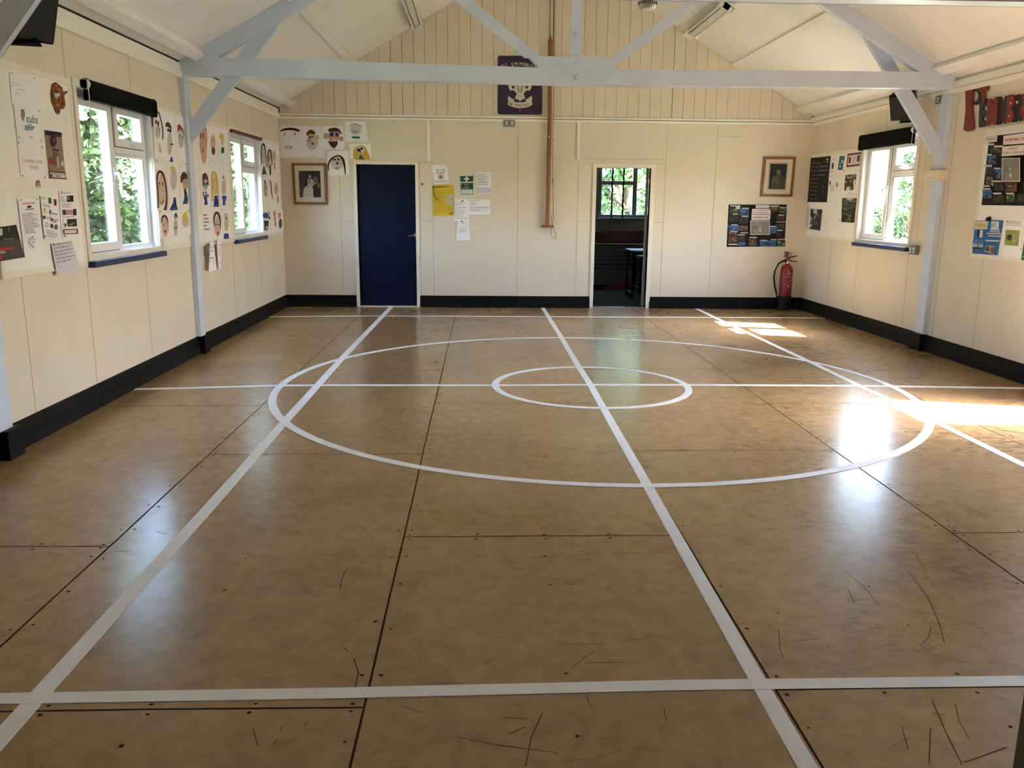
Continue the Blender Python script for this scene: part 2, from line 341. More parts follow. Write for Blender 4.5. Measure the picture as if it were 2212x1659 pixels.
for i, (x, w, d) in enumerate(((-2.60, .10, .075), (-1.73, .095, .05), (-.88, .14, .05), (4.42, .12, .05), (3.44, .06, .018), (2.80, .14, .045))):
    s = 1 if x > XC else -1; t = Vector((s, 0, -SL)).normalized(); nn = Vector((-s*SL, 0, -1)).normalized(); c = Vector((x, 0, zc(x)))
    b = MB(); pts = [c-t*w/2, c+t*w/2, c+t*w/2+nn*d, c-t*w/2+nn*d]
    b.prism([(p.x, YF, p.z) for p in pts], (0, YB-YF-.002, 0), PURL)
    if x in (3.44,): b.prism([(p.x+.04, YF, p.z-.022) for p in pts], (0, YB-YF-.002, 0), PURL)
    struct(b.build('trim_%d' % (n_t+i), bevel=.006))
# baseboards
def bb(name, prof, a, c, axis, face, s):
    b = MB()
    P = [(face+s*d, z) for d, z in prof]
    if axis == 1: b.prism([(x, a, z) for x, z in P], (0, c-a, 0), BLACK)
    else: b.prism([(a, y, z) for y, z in P], (c-a, 0, 0), BLACK)
    return b
prof = [(0, 0), (.032, 0), (.032, .078), (.024, .086), (.024, .094), (.018, .098), (.018, .158), (.013, .165), (0, .165)]
PL = [(-.11, 4.78), (4.90, 8.21), (8.36, YB)]
b = MB()
for a, c in ((YF, 4.72), (4.88, 8.21), (8.36, YB-.001)):
    q = bb('', prof, a, c, 1, XL, 1); b.add(q.v, q.f, BLACK)
for a, c in ((4.72, 4.88), (8.21, 8.36)): b.box(XL, XL+.085, a, c, 0, .17, BLACK)
struct(b.build('baseboard_left'))
b = MB()
for a, c in ((YF, 4.98), (6.0, 8.51), (8.73, YB-.001)):
    q = bb('', prof, a, c, 1, XR, -1); b.add(q.v, q.f, BLACK)
b.box(XR-.085, XR, 8.51, 8.73, 0, .17, BLACK)
struct(b.build('baseboard_right'))
b = MB()
for a, c in ((XL+.02, -1.77), (-.865, 1.55), (2.41, XR-.02)):
    q = bb('', prof, a, c, 0, YB, -1); b.add(q.v, q.f, BLACK)
struct(b.build('baseboard_back'))
# ------------------------------------------------------------------ doors
r = sroot('door_1', (-1.32, YB, 0), 'navy blue door shut in cream frame')
b = MB()
for q in ((-1.765, D1[0], YB-.02, YB+.11, 0, 2.008), (D1[1], -.868, YB-.02, YB+.11, 0, 2.008), (D1[0], D1[1], YB-.02, YB+.11, D1[2], 2.008)): b.box(*q, TRIM)
b.build('door_frame', r, .004)
b = MB(); b.box(D1[0]+.012, D1[1]-.004, YB+.035, YB+.08, .022, D1[2]-.006, NAVY); dl = b.build('door_leaf', r, .003)
b = MB(); c = hit(893, 508, 1, YB); b.tube([(c.x+.02, YB+.035, c.z), (c.x+.02, YB+.005, c.z), (c.x-.07, YB+.003, c.z-.012)], .006, CHROME); b.lathe((c.x+.02, YB+.035, c.z), [(.022, -.008), (.022, 0)], CHROME, axis=1); b.build('door_handle', r)
b = MB(); c = hit(889, 385, 1, YB); b.box(c.x-.045, c.x+.045, YB+.025, YB+.035, c.z-.04, c.z+.04, BLKP); b.build('door_closer_plate', r)
b = MB(); b.box(D1[0], D1[1], YB-.02, YB+.12, 0, .012, TRIM); b.build('threshold', r)
r = sroot('door_2', (1.98, YB, 0), 'open doorway to the dark back room')
b = MB()
for q in ((1.548, D2[0], YB-.02, YB+.115, 0, 2.008), (D2[1], 2.418, YB-.02, YB+.115, 0, 2.008), (D2[0], D2[1], YB-.02, YB+.115, D2[2], 2.008)): b.box(*q, TRIM)
b.build('door_frame', r, .004)
b = MB(); b.box(D2[0], D2[1], YB-.005, YB+.115, 0, .01, CHROME); b.build('threshold', r)
b = MB(); b.box(2.335, 2.36, YB+.117, YB+.20, .012, 1.95, mat('grey_door_back', (.30, .28, .25), .6)); b.build('door_leaf', r, .003)
r = sroot('door_3', (XR, 5.54, 0), 'open side door letting sun in')
b = MB()
for q in ((XR-.015, XR+T, 5.09, 5.15, 0, 2.1), (XR-.015, XR+T, 5.93, 5.99, 0, 2.1), (XR-.015, XR+T, 5.15, 5.93, 2.04, 2.1)): b.box(*q, TRIM)
b.build('door_frame', r, .004)
b = MB(); b.box(XR+T, XR+T+.8, 5.05, 5.095, .02, 2.02, NAVY); b.build('door_leaf', r, .003)
# ------------------------------------------------------------------ windows
def ring(b, x0, x1, y0, y1, z0, z1, w, m):
    for q in ((y0, y1, z0, z0+w), (y0, y1, z1-w, z1), (y0, y0+w, z0+w, z1-w), (y1-w, y1, z0+w, z1-w)): b.box(x0, x1, *q, m)
def window(name, side, y0, y1, z0, z1, split_far=True, label=None):
    s = 1 if side == 'L' else -1; X = XL if side == 'L' else XR
    r = sroot(name, (X, (y0+y1)/2, z0), label)
    def xx(d0, d1): a, c = X-s*d0, X-s*d1; return min(a, c), max(a, c)
    b = MB()
    xa, xb = xx(-.012, .0)          # cream architrave
    ring(b, xa, xb, y0-.05, y1+.05, z0-.01, z1+.05, .05, TRIM); b.build('architrave', r, .003)
    b = MB(); xa, xb = xx(.0, .05)
    ring(b, xa, xb, y0, y1, z0, z1, .006, UPVC); b.build('reveal', r)
    ym = (y0+y1)/2
    b = MB(); xa, xb = xx(.05, .115); ring(b, xa, xb, y0, y1, z0, z1, .058, UPVC); b.box(xa, xb, ym-.03, ym+.03, z0+.05, z1-.05, UPVC)
    (ya, yb), (yc, yd) = ((y0+.05, ym-.03), (ym+.03, y1-.05)) if split_far else ((ym+.03, y1-.05), (y0+.05, ym-.03))
    zt = z1-.05-.33
    b.box(xa, xb, yc, yd, zt-.025, zt+.025, UPVC); b.build('window_frame', r, .004)
    for (p, q, a, c, op) in ((ya, yb, z0+.05, z1-.05, 1), (yc, yd, zt+.025, z1-.05, 1), (yc, yd, z0+.05, zt-.025, 0)):
        w = .060 if op else .024
        b = MB(); xa, xb = xx(.036, .10) if op else xx(.055, .10); ring(b, xa, xb, p+.002, q-.002, a+.002, c-.002, w, UPVC)
        if op: ring(b, *xx(.049, .051), p-.004, q+.004, a-.004, c+.004, .008, GAP)
        b.build('sash' if op else 'glazing_bead', r, .004)
        b = MB(); xa, xb = xx(.072, .078); b.box(xa, xb, p+w, q-w, a+w, c-w, GLASS); b.build('pane', r)
    b = MB(); yh = (yb-.024) if split_far else (ya+.024); zh = z0+.62
    x = X-s*.036
    b.box(min(x, x+s*.014), max(x, x+s*.014), yh-.016, yh+.016, zh-.045, zh+.045, WHTP)
    b.tube([(x+s*.01, yh, zh), (x+s*.045, yh, zh), (x+s*.052, yh, zh-.05), (x+s*.045, yh, zh-.15)], [.016, .017, .015, .010], WHTP); b.build('handle', r)
    b = MB(); yh = (yc+yd)/2; zh = zt+.05; b.box(min(x, x+s*.014), max(x, x+s*.014), yh-.02, yh+.05, zh-.012, zh+.012, WHTP); b.tube([(x+s*.01, yh+.04, zh), (x+s*.035, yh+.04, zh), (x+s*.038, yh-.07, zh)], .008, WHTP); b.build('handle', r)
    b = MB(); xa, xb = xx(-.055, .05); b.box(xa, xb, y0-.05, y1+.03, z0-.045, z0, NAVYS); b.build('sill', r, .006, 'navy painted timber sill')
    return r
window('window_1', 'L', *W1, label='white casement window on left wall, nearest camera, trees outside')
window('window_2', 'L', *W2, label='white casement window on left wall by the far corner')
window('window_3', 'R', *W3, split_far=False, label='bright white casement window on right wall')
# ------------------------------------------------------------------ roof trusses
def truss(name, yc, label):
    k = (8.45-8.25)/6.9
    r = thing(name, (.93, yc, 2.57), label, 'roof truss', 'pale blue roof trusses')
    def pr(name, pts, d=.10, o=0, bev=.004):
        b = MB(); b.prism([(x, yc+k*(x-.93)+o, z) for x, z in pts], (0, d, 0), BLUE); return b.build(name, r, bev)
    pr('tie_beam', [(XL, 2.582), (.93, 2.562), (XR-.0, 2.592), (XR, 2.737), (.93, 2.697), (XL, 2.737)], .13)
    for s, xe in ((-1, XL+.05), (1, XR-.05)):
        z = lambda x: zc(x)
        pr('rafter', [(xe, z(xe)-.002), (XC, ZR-.002), (XC, ZR-.18), (xe+(-s)*.12, z(xe-s*.12)-.155), (xe, z(xe)-.10)], .07, .012)
    pr('king_post', [(.83, 2.80), (.925, 2.80), (.925, 4.62), (.83, 4.62)], .07, .015)
    pr('packing_block', [(.545, 2.702), (1.228, 2.706), (1.325, 2.80), (.442, 2.80)], .12, -.012)
    pr('strut', [(.405, 2.80), (.55, 2.80), (-.70, 3.735), (-.82, 3.70)], .07, .01)
    pr('strut', [(1.195, 2.80), (1.335, 2.80), (2.56, 3.66), (2.44, 3.70)], .07, .01)
    pr('knee_brace', [(-2.712, 1.985), (-2.712, 2.165), (-1.905, 3.17), (-1.745, 3.17)], .05, .045)
    pr('knee_brace', [(4.50, 1.99), (4.571, 2.0), (4.571, 2.10), (4.545, 2.135), (3.79, 3.14), (3.645, 3.14)], .05, .135)
    b = MB(); b.box(XL, XL+.05, yc-.13, yc+.005, .168, 2.575, BLUE); b.build('post', r, .004)
    b = MB(); b.box(XR-.05, XR, yc+.185, yc+.36, .172, 2.545, BLUE); b.build('post', r, .004)
    for x, z in ((.885, 2.625), (.885, 2.745), (.877, 3.0)):
        b = MB(); y = yc+k*(x-.93); b.lathe((x, y-.014, z), [(.012, -.012), (.012, 0), (.022, .001), (.022, .02)], BLUE, 12, 1); b.build('bolt', r)
truss('roof_truss', 8.35, 'pale blue roof truss whose tie beam crosses the whole hall')
truss('roof_truss', 4.84, 'nearer pale blue roof truss, only its brace and beam underside at the top corners')
# ------------------------------------------------------------------ flat sheets, drawn in coordinates of a photo crop and laid on a wall
ZC = (300, 200, 340/1659); ZB = (0, 300, 340/1659); ZL1 = (0, 140, 160/1659); ZL2 = (0, 280, 160/1659); ZL3 = (0, 420, 180/1659)
ZP2 = (320, 220, 110/1014); ZP3 = (330, 350, 180/1659); ZP4 = (550, 290, 70/505); ZBK = (590, 240, 260/1961); ZN = (920, 350, 150/1382)
ZM = (1560, 435, 150/2212); ZRW = (1725, 320, 140/1161); ZEM = (2060, 170, 152/1940); ZRB = (2085, 280, 127/1317); ZBL = (2080, 440, 132/1685)
ZFE = (1640, 530, 90/1244); ZSG = (1060, 110, 120/1327); ZSK = (420, 500, 100/1659); ZG = (1480, 230, 300/1106); ZPX = (0, 0, 1)
PLANES = {'L': (0, XL, 1), 'R': (0, XR, -1), 'B': (1, YB, -1)}
_fc = {}
def glyphs(text):
    if text not in _fc:
        cu = bpy.data.curves.new('t', 'FONT'); cu.body = text; cu.size = 1; cu.resolution_u = 2
        ob = bpy.data.objects.new('t', cu); C.objects.link(ob); dg = bpy.context.evaluated_depsgraph_get(); me = ob.evaluated_get(dg).to_mesh()
        v = [(p.co.x, p.co.y) for p in me.vertices]; f = [tuple(q.vertices) for q in me.polygons]; ob.evaluated_get(dg).to_mesh_clear()
        bpy.data.objects.remove(ob); bpy.data.curves.remove(cu)
        x0, x1 = min(a for a, _ in v), max(a for a, _ in v); y0, y1 = min(a for _, a in v), max(a for _, a in v)
        _fc[text] = ([((a-x0)/(x1-x0), 1-(c-y0)/(y1-y0)) for a, c in v], f)
    return _fc[text]
class Sheet:
    def __init__(s, wall, z, quad=None, m=PAPER, off=.002, th=.0012):
        s.ax, s.val, s.sg = PLANES[wall]; s.z = z; s.off = off; s.b = MB(); s.k = 0; s.q = quad; s.th = th; s.uvq = quad
        if quad: s.slab(quad, m)
    def W(s, p, extra=0):
        x, y = s.z[0]+p[0]*s.z[2], s.z[1]+p[1]*s.z[2]
        o = hit(x, y, s.ax, s.val+s.sg*(s.off+s.th)); o[s.ax] += s.sg*extra; return o
    def slab(s, quad, m, th=None):
        d = Vector((0, 0, 0)); d[s.ax] = -s.sg*(th or s.th); s.b.prism([s.W(p) for p in quad], d, m)
    def L(s): s.k += 1; return .00012*s.k+.0003
    def p(s, pts, c):
        e = s.L(); s.b.add([s.W(q, e) for q in pts], [tuple(range(len(pts)))], c if not isinstance(c, str) else ink(c)); return s
    def e(s, cx, cy, rx, ry, c, n=18, rot=0):
        ca, sa = math.cos(rot), math.sin(rot)
        return s.p([(cx+rx*math.cos(t)*ca-ry*math.sin(t)*sa, cy+rx*math.cos(t)*sa+ry*math.sin(t)*ca) for t in [2*math.pi*i/n for i in range(n)]], c)
    def s_(s, pts, w, c):
        e = s.L(); m = ink(c) if isinstance(c, str) else c
        if len(pts) > 2:   # smooth brush stroke
            ws = list(w) if isinstance(w, (list, tuple)) else [w]*len(pts); P = [pts[0]]+list(pts)+[pts[-1]]; q, w = [], []
            for i in range(len(pts)-1):
                a, b_, c_, d_ = P[i:i+4]
                for j in range(4):
                    t = j/4; q.append(tuple(.5*(2*b_[n]+(c_[n]-a[n])*t+(2*a[n]-5*b_[n]+4*c_[n]-d_[n])*t*t+(3*b_[n]-a[n]-3*c_[n]+d_[n])*t**3) for n in (0, 1))); w.append(ws[i]*(1-t)+ws[i+1]*t)
            q.append(pts[-1]); w.append(ws[-1]); pts = q
        L, R = [], []
        for i, q in enumerate(pts):
            a = pts[max(i-1, 0)]; d = pts[min(i+1, len(pts)-1)]; dx, dy = d[0]-a[0], d[1]-a[1]; l = math.hypot(dx, dy) or 1
            ww = w[i] if isinstance(w, (list, tuple)) else w
            L.append((q[0]-dy/l*ww/2, q[1]+dx/l*ww/2)); R.append((q[0]+dy/l*ww/2, q[1]-dx/l*ww/2))
        n = len(pts); s.b.add([s.W(q, e) for q in L+R], [(i, i+1, n+i+1, n+i) for i in range(n-1)], m); return s
    def uv(s, u, v, q=None):
        a, b, c, d = q or s.uvq
        return tuple((a[i]*(1-u)+b[i]*u)*(1-v)+(d[i]*(1-u)+c[i]*u)*v for i in (0, 1))
    def r(s, u0, v0, u1, v1, c, q=None): return s.p([s.uv(u, v, q) for u, v in ((u0, v0), (u1, v0), (u1, v1), (u0, v1))], c)
    def text(s, t, quad, c, bold=.012):
        v, f = glyphs(t); e = s.L(); bw = bold*len(t)**-.5 if len(t) > 1 else bold*4
        for dx in (-bw/2, bw/2): s.b.add([s.W(s.uv(a+dx, k, quad), e+(dx > 0)*.00003) for a, k in v], f, ink(c))
        return s
    def lines(s, u0, v0, u1, v1, n, c, q=None, h=.35, seed=1):
        g = random.Random(seed); st = (v1-v0)/n
        for i in range(n):
            a = u0+(u1-u0)*g.choice((0, 0, .02)); z = u0+(u1-u0)*g.uniform(.55, 1); v = v0+st*(i+.3); u = a
            while u < z:
                w = min(g.uniform(.08, .2)*(u1-u0), z-u); s.r(u, v, u+w*.85, v+st*h, c, q); u += w
        return s
    def photo(s, u0, v0, u1, v1, cols, q=None, seed=1, nx=7, ny=6):
        g = random.Random(seed); s.r(u0, v0, u1, v1, cols[0], q)
        for i in range(nx*ny//2):
            u, v = u0+(u1-u0)*g.uniform(0, .85), v0+(v1-v0)*g.uniform(0, .85); a, c = (u1-u0)*g.uniform(.08, .24), (v1-v0)*g.uniform(.06, .2); n = 7
            P = []
            for k in range(n):
                t = 2*math.pi*k/n; rr = g.uniform(.6, 1.1)
                P.append(s.uv(min(max(u+a*rr*math.cos(t), u0), u1), min(max(v+c*rr*math.sin(t), v0), v1), q))
            s.p(P, g.choice(cols))
        return s
    def pins(s, *ps, r=5, c='#14141c'):
        for q in ps: s.e(q[0], q[1], r, r, c, 6)
        return s
    def done(s, name, label, cat, group=None): return tag(s.b.build(name), label, cat, group)
def pinboard(side, y0, y1, z0, z1, label):
    X = XL if side == 'L' else XR; s = 1 if side == 'L' else -1
    r = thing('pinboard', (X, (y0+y1)/2, z0), label, 'notice board', 'white pinboards on the side walls')
    b = MB(); x0, x1 = sorted((X+s*.001, X+s*.014)); b.box(x0, x1, y0+.02, y1-.02, z0+.02, z1-.02, BOARD); b.build('panel', r)
    b = MB(); x0, x1 = sorted((X+s*.001, X+s*.016)); ring(b, x0, x1, y0, y1, z0, z1, .042, TRIM); b.build('board_frame', r, .003)
BO = .0165
pinboard('L', 4.98, 6.06, 1.005, 2.245, 'white pinboard at left edge of photo holding newsletters and posters')
pinboard('L', 7.50, 8.205, 1.03, 2.245, 'white pinboard of face paintings between the near left window and the post')
pinboard('L', 8.40, 9.66, 1.015, 2.245, 'white pinboard of face paintings behind the blue post')
pinboard('L', 11.02, 12.03, 1.005, 2.235, 'narrow white pinboard of face paintings in the far left corner')
pinboard('R', 10.46, 12.06, 1.035, 2.165, 'white pinboard between far right corner and bright window')
pinboard('R', 6.20, 7.90, 1.005, 2.165, 'white pinboard at right edge of photo under the red and black letters')
# --- left pinboard, nearest
S = Sheet('L', ZL1, [(205, 165), (800, 285), (850, 980), (275, 920)], off=BO)
for p in ([(250, 400), (330, 410), (400, 450), (480, 440)], [(430, 560), (500, 540), (560, 600)], [(320, 620), (420, 660), (450, 720)], [(250, 470), (300, 480)]): S.s_(p, 14, '#d3b4b6')
S.pins((255, 183), (768, 300), (290, 910), r=14); S.done('drawing', 'faint pink scribble drawing on white paper, topmost sheet of the left edge board', 'drawing')
S = Sheet('L', ZL1, [(315, 965), (885, 1010), (925, 1740), (395, 1690)], off=BO+.0015)
S.e(510, 1110, 48, 110, '#8b8084'); S.e(488, 1020, 26, 22, '#4b4549'); S.e(515, 1235, 30, 20, '#9a7f8c')
S.text('cubs', [(590, 1110), (835, 1140), (845, 1325), (590, 1285)], '#2f6b35')
S.p([(545, 1360), (770, 1390), (740, 1470), (550, 1470)], '#97a6b8'); S.s_([(585, 1340), (640, 1390), (660, 1310)], 14, '#3f4a55'); S.s_([(690, 1330), (730, 1400), (775, 1380)], 16, '#3f4a55'); S.s_([(640, 1620), (740, 1615)], 10, '#8a8488'); S.s_([(650, 1650), (720, 1655)], 10, '#8a8488')
S.pins((425, 1630), (880, 1040), (940-20, 1700), r=14); S.done('poster', 'white poster with green lettering reading cubs and a grey wolf', 'poster')
S = Sheet('L', ZL2, [(390, 300), (985, 330), (1015, 1105), (470, 1075)], off=BO)
S.text('CONSIDER OTHER', [(510, 655), (950, 695), (950, 765), (510, 725)], '#b98a8a'); S.text('PEOPLE', [(675, 800), (850, 812), (850, 890), (680, 878)], '#b0807f')
S.pins((415, 295), (938, 390), (500, 1030), (1003, 1068), r=16); S.done('poster', 'white paper with outlined pale red capital letters below the cubs poster', 'poster')
S = Sheet('L', ZL2, [(1000, 10), (1375, 65), (1475, 1115), (1110, 1090)], '#8f7d63' and ink('#8f7f69'), off=BO)
S.r(0, 0, 1, .10, '#1f1a24'); S.p([(1190, 100), (1375, 110), (1385, 165), (1260, 170)], '#5c2230')
S.e(1190, 260, 75, 130, '#3a1f1e'); S.e(1200, 240, 25, 40, '#8d6c60'); S.s_([(1170, 440), (1310, 475)], 34, '#1d1518'); S.p([(1170, 480), (1300, 500), (1370, 800), (1220, 820)], '#6c5a5e'); S.p([(1265, 600), (1310, 600), (1330, 840), (1280, 850)], '#b9b4b4')
S.p([(1230, 380), (1290, 400), (1300, 450), (1240, 430)], '#9b6a58'); S.p([(1070, 620), (1200, 630), (1215, 780), (1090, 770)], '#8b3b3c'); S.e(1400, 760, 50, 60, '#c6c2c4')
S.r(0, .845, 1, 1, '#6f1d2b'); S.r(.05, .875, .95, .975, '#d8d4d6'); S.r(.14, .90, .86, .91, '#5c5458'); S.r(.36, .935, .68, .95, '#2c2830'); S.e(1148, 1030, 22, 40, '#6f1d2b')
S.pins((1390, 98), (1490, 1100), r=14); S.done('poster', 'tall brown photo poster of a costumed figure with a dark red caption box', 'poster')
S = Sheet('L', ZL1, None, off=BO, th=.004)
S.b.prism([S.W(p) for p in [(1230, 395), (1400, 510), (1410, 590), (1480, 600), (1500, 590), (1505, 620), (1440, 690), (1470, 900), (1430, 990), (1350, 1000), (1345, 1080), (1310, 1110), (1250, 1060), (1225, 960), (1165, 840), (1140, 660), (1165, 450)]], (-.004, 0, 0), ink('#8a5222'))
for p in ([(1190, 420), (1260, 410), (1390, 530)], [(1170, 560), (1180, 760), (1240, 880)], [(1385, 700), (1400, 850), (1370, 950)], [(1270, 940), (1330, 1000)], [(1245, 1000), (1320, 1060)], [(1370, 860), (1440, 870)], [(1240, 560), (1250, 640)], [(1330, 760), (1300, 840)]): S.s_(p, 22, '#2a160b')
S.e(1290, 670, 48, 45, '#cfc6cc'); S.s_([(1215, 620), (1235, 700), (1290, 760)], 18, '#d8d0d4'); S.e(1265, 610, 30, 28, '#5a1a18'); S.e(1260, 465, 12, 16, '#d8b27a'); S.e(1320, 545, 12, 16, '#d8b27a'); S.s_([(1265, 895), (1310, 920)], 14, '#e6dfe0'); S.e(1490, 608, 18, 20, '#0c0b0c')
S.done('paper_cutout', 'orange and brown striped big cat cut-out at the top of the left edge board', 'decoration')
S = Sheet('L', ZL2, None, off=BO, th=.003)
S.b.prism([S.W(p) for p in [(830, 1140), (890, 1140), (905, 1220), (920, 1290), (870, 1305), (820, 1270), (815, 1200)]], (-.003, 0, 0), ink('#b48b6c')); S.e(855, 1160, 30, 20, '#8a5f44'); S.e(865, 1275, 34, 18, '#f2efec')
S.done('badge', 'tiny tan and white badge pinned under the outlined red lettering', 'badge')
S = Sheet('L', ZL3, [(-60, 655), (325, 605), (485, 1250), (-60, 1345)], ink('#23261f'), off=BO+.001)
S.p([(-60, 930), (380, 880), (485, 1250), (-60, 1345)], '#4a4644')
for k in range(9): S.s_([(60+k*5, 960+k*38), (420+k*7, 920+k*34)], 7, '#5f5b58')
S.s_([(60, 895), (290, 875)], 9, '#b8a982'); S.p([(-60, 1065), (255, 1040), (265, 1095), (-60, 1125)], '#b0382f'); S.e(40, 1150, 70, 35, '#9a8d88'); S.p([(-60, 1220), (80, 1220), (60, 1290), (-60, 1320)], '#a5332c'); S.p([(165, 640), (190, 640), (185, 740), (165, 735)], '#6d6f66'); S.r(0, .05, .25, .25, '#c6cbc6')
S.done('photo_print', 'dark photo print of red canoes on water at the left edge', 'photograph')
S = Sheet('L', ZL3, [(350, 80), (780, 40), (840, 1240), (500, 1270)], off=BO+.003)
S.r(.2, .085, .78, .11, '#d79a9f'); S.r(.40, .135, .60, .175, '#2f4a47'); S.r(.30, .19, .72, .205, '#50605c'); S.lines(.10, .25, .92, .60, 12, '#6a6468', seed=5)
a = [(555+60*math.cos(t), 940+70*math.sin(t)) for t in [1.2+.35*i for i in range(12)]]; S.s_([(x+50, y) for x, y in a], 12, '#3f5654'); S.s_([(590, 915), (700, 890)], 10, '#6d7d7a'); S.s_([(590, 960), (660, 950)], 12, '#4d605d')
S.pins((375, 112), r=14, c='#8c1f24'); S.pins((700, 97), (622, 845), (632, 1050), r=14); S.done('notice', 'long white typed notice with pink heading and round green logo, beside the canoe photo', 'notice')
S = Sheet('L', ZL3, [(800, 0), (1165, 60), (1190, 945), (890, 885)], off=BO+.006)
S.r(.42, .04, .60, .17, '#3f6b49'); S.r(.72, .05, .88, .20, '#8c4a5c'); S.r(.76, .09, .85, .17, '#232a3c'); S.lines(.05, .04, .36, .10, 2, '#565878', seed=4); S.lines(.1, .20, .7, .27, 2, '#8f8a92', seed=4); S.r(.08, .30, .2, .40, '#d8c36a'); S.e(995, 350, 18, 40, '#5f5a86'); S.lines(.55, .36, .95, .42, 1, '#6c6a86')
S.e(868, 455, 26, 36, '#35302f'); S.lines(.2, .48, .45, .56, 2, '#76727a'); S.e(1015, 500, 18, 36, '#a33a45'); S.lines(.55, .5, .95, .6, 2, '#4a464e'); a = [(912+24*math.cos(t), 605+45*math.sin(t)) for t in [.5*i for i in range(14)]]; S.s_(a, 9, '#55505a'); S.e(1016, 630, 18, 45, '#2c2730'); S.e(1105, 650, 24, 52, '#7a747c'); S.lines(.1, .78, .95, .95, 4, '#8c8690', seed=2)
S.pins((865, 830), (760, 60), r=14); S.done('notice', 'curling white sheet of small logos with green square, middle of three notices', 'notice')
S = Sheet('L', ZL3, [(1170, -60), (1500, -75), (1545, 850), (1235, 860)], off=BO+.001)
S.lines(.1, .03, .9, .06, 1, '#b0484c'); S.r(.45, .10, .85, .235, '#2b2622'); S.e(1360, 75, 26, 36, '#8a857c'); S.lines(.05, .10, .35, .24, 4, '#857f83'); S.lines(.08, .26, .9, .36, 3, '#a8898c'); S.r(.12, .40, .26, .51, '#3b3230'); S.r(.28, .405, .74, .51, '#c99a9a'); S.r(.76, .39, .94, .53, '#332a28'); S.lines(.08, .54, .95, .57, 1, '#8a8488'); S.r(.38, .605, .92, .765, '#2c2f1c'); S.p([(1330, 600), (1420, 570), (1475, 550), (1400, 620)], '#a5a655'); S.e(1280, 610, 18, 34, '#4b4446')
S.r(.08, .82, .97, .93, '#8f2f38'); S.r(.11, .84, .86, .91, '#ddd6d6'); S.pins((1205, -50), r=14, c='#8c1f24'); S.pins((1270, 832), r=14); S.done('notice', 'white newsletter page with three small photos nearest the window', 'notice')
S = Sheet('L', ZL3, [(1020, 985), (1430, 925), (1605, 1505), (1135, 1610)], ink('#d6d2dd'), off=BO+.008)
q = [(1050, 985), (1430, 925), (1530, 1320), (1120, 1400)]
for i in range(6):
    g = random.Random(i+20); v = .03+i*.165; u = .02 if i else .12
    while u < (.62, .95, .8, .95, .75, .95)[5-i] :
        P = [S.uv(u+.012*k, v+g.uniform(0, .05), q) for k in range(5)]; S.s_(P, 9, '#3b3a55'); u += .085
S.pins((1050, 998), r=16); S.done('handwritten_note', 'handwritten note on lilac white paper hanging below the board by the window', 'note')
# --- portraits
def face(S, cx, cy, rx, ry, skin, hair=None, hw=0, eyes='#2a2220', mouth='#a84440', ex=.38, ey=-.1, er=.12, my=.5, hstyle='cap', top=None):
    S.e(cx, cy, rx, ry, skin)
    if hair:
        if hstyle == 'cap': S.p([(cx+rx*1.1*math.cos(t), cy-ry*.25+ry*1.0*math.sin(t)) for t in [math.pi+math.pi*i/12 for i in range(13)]]+[(cx+rx*.6, cy-ry*.55), (cx, cy-ry*.72), (cx-rx*.6, cy-ry*.5)], hair)
        else:
            lo = {'long': 1.25, 'bob': .45, 'arc': -.05}[hstyle]
            pts = [(cx-rx*1.15, cy+ry*lo), (cx-rx*1.2, cy), (cx-rx*.95, cy-ry*.7), (cx-rx*.35, cy-ry*1.15), (cx+rx*.35, cy-ry*1.15), (cx+rx*.95, cy-ry*.7), (cx+rx*1.2, cy), (cx+rx*1.15, cy+ry*lo)]
            S.s_(pts, hw or rx*.45, hair)
    for s in (-1, 1): S.e(cx+s*rx*ex, cy+ry*ey, rx*er, ry*er*.8, eyes, 8)
    if mouth: S.s_([(cx-rx*.3, cy+ry*my), (cx, cy+ry*(my+.08)), (cx+rx*.3, cy+ry*my)], ry*.07, mouth)
def portrait(wall, z, quad, label, draw, group, off=BO, zp=None):
    S = Sheet(wall, z, quad, off=off); S.z = zp or z; draw(S)
    S.z = z
    for u, v in ((.04, .03), (.95, .97)): p = S.uv(u, v); S.e(p[0], p[1], 3.2*.205/z[2], 3.2*.205/z[2], '#55525a', 6)
    p = S.uv(.35, .96); S.s_([p, S.uv(.6, .96)], 3*.205/z[2], '#a29ba2')
    return S.done('child_portrait', label, 'painting', group)
G2 = 'children\'s painted portraits on the left wall and corner'
br, dk, sk, pk, yl, bl = '#6b3128', '#2c2320', '#cdb9a4', '#c9a592', '#c9b23e', '#20408c'
def d(S): S.s_([(88, 490), (80, 330), (75, 230), (120, 195), (165, 270)], 20, br); S.s_([(170, 245), (205, 205), (250, 350), (290, 560), (290, 745)], 24, '#5e3434'); S.e(190, 590, 55, 130, '#c3c4c0'); S.e(155, 400, 18, 50, '#1d2026'); S.e(200, 430, 18, 56, '#1d2026'); S.s_([(215, 520), (225, 590)], 14, '#4d8580'); S.p([(200, 800), (250, 900), (262, 1010), (220, 1010)], '#cbb0a0')
portrait('L', ZC, [(150, 160), (262, 195), (280, 730), (165, 700)], 'painted face with black rectangular eyes and long maroon side locks, top left of its board', d, G2, zp=ZP2)
def d(S): S.e(430, 830, 50, 230, '#cdc5b6'); S.p([(345, 490), (350, 420), (400, 400), (440, 440), (470, 530), (455, 560), (420, 510)], '#5f332f'); S.e(400, 560, 22, 34, '#23262f'); S.e(440, 580, 22, 34, '#23262f'); S.s_([(440, 860), (470, 840), (500, 855)], 24, '#221f1e'); S.p([(455, 1090), (475, 1090), (500, 1195), (425, 1190)], bl)
portrait('L', ZC, [(262, 195), (375, 225), (400, 735), (280, 720)], 'painted face with black moustache over a small blue triangle, top middle', d, G2, zp=ZP2)
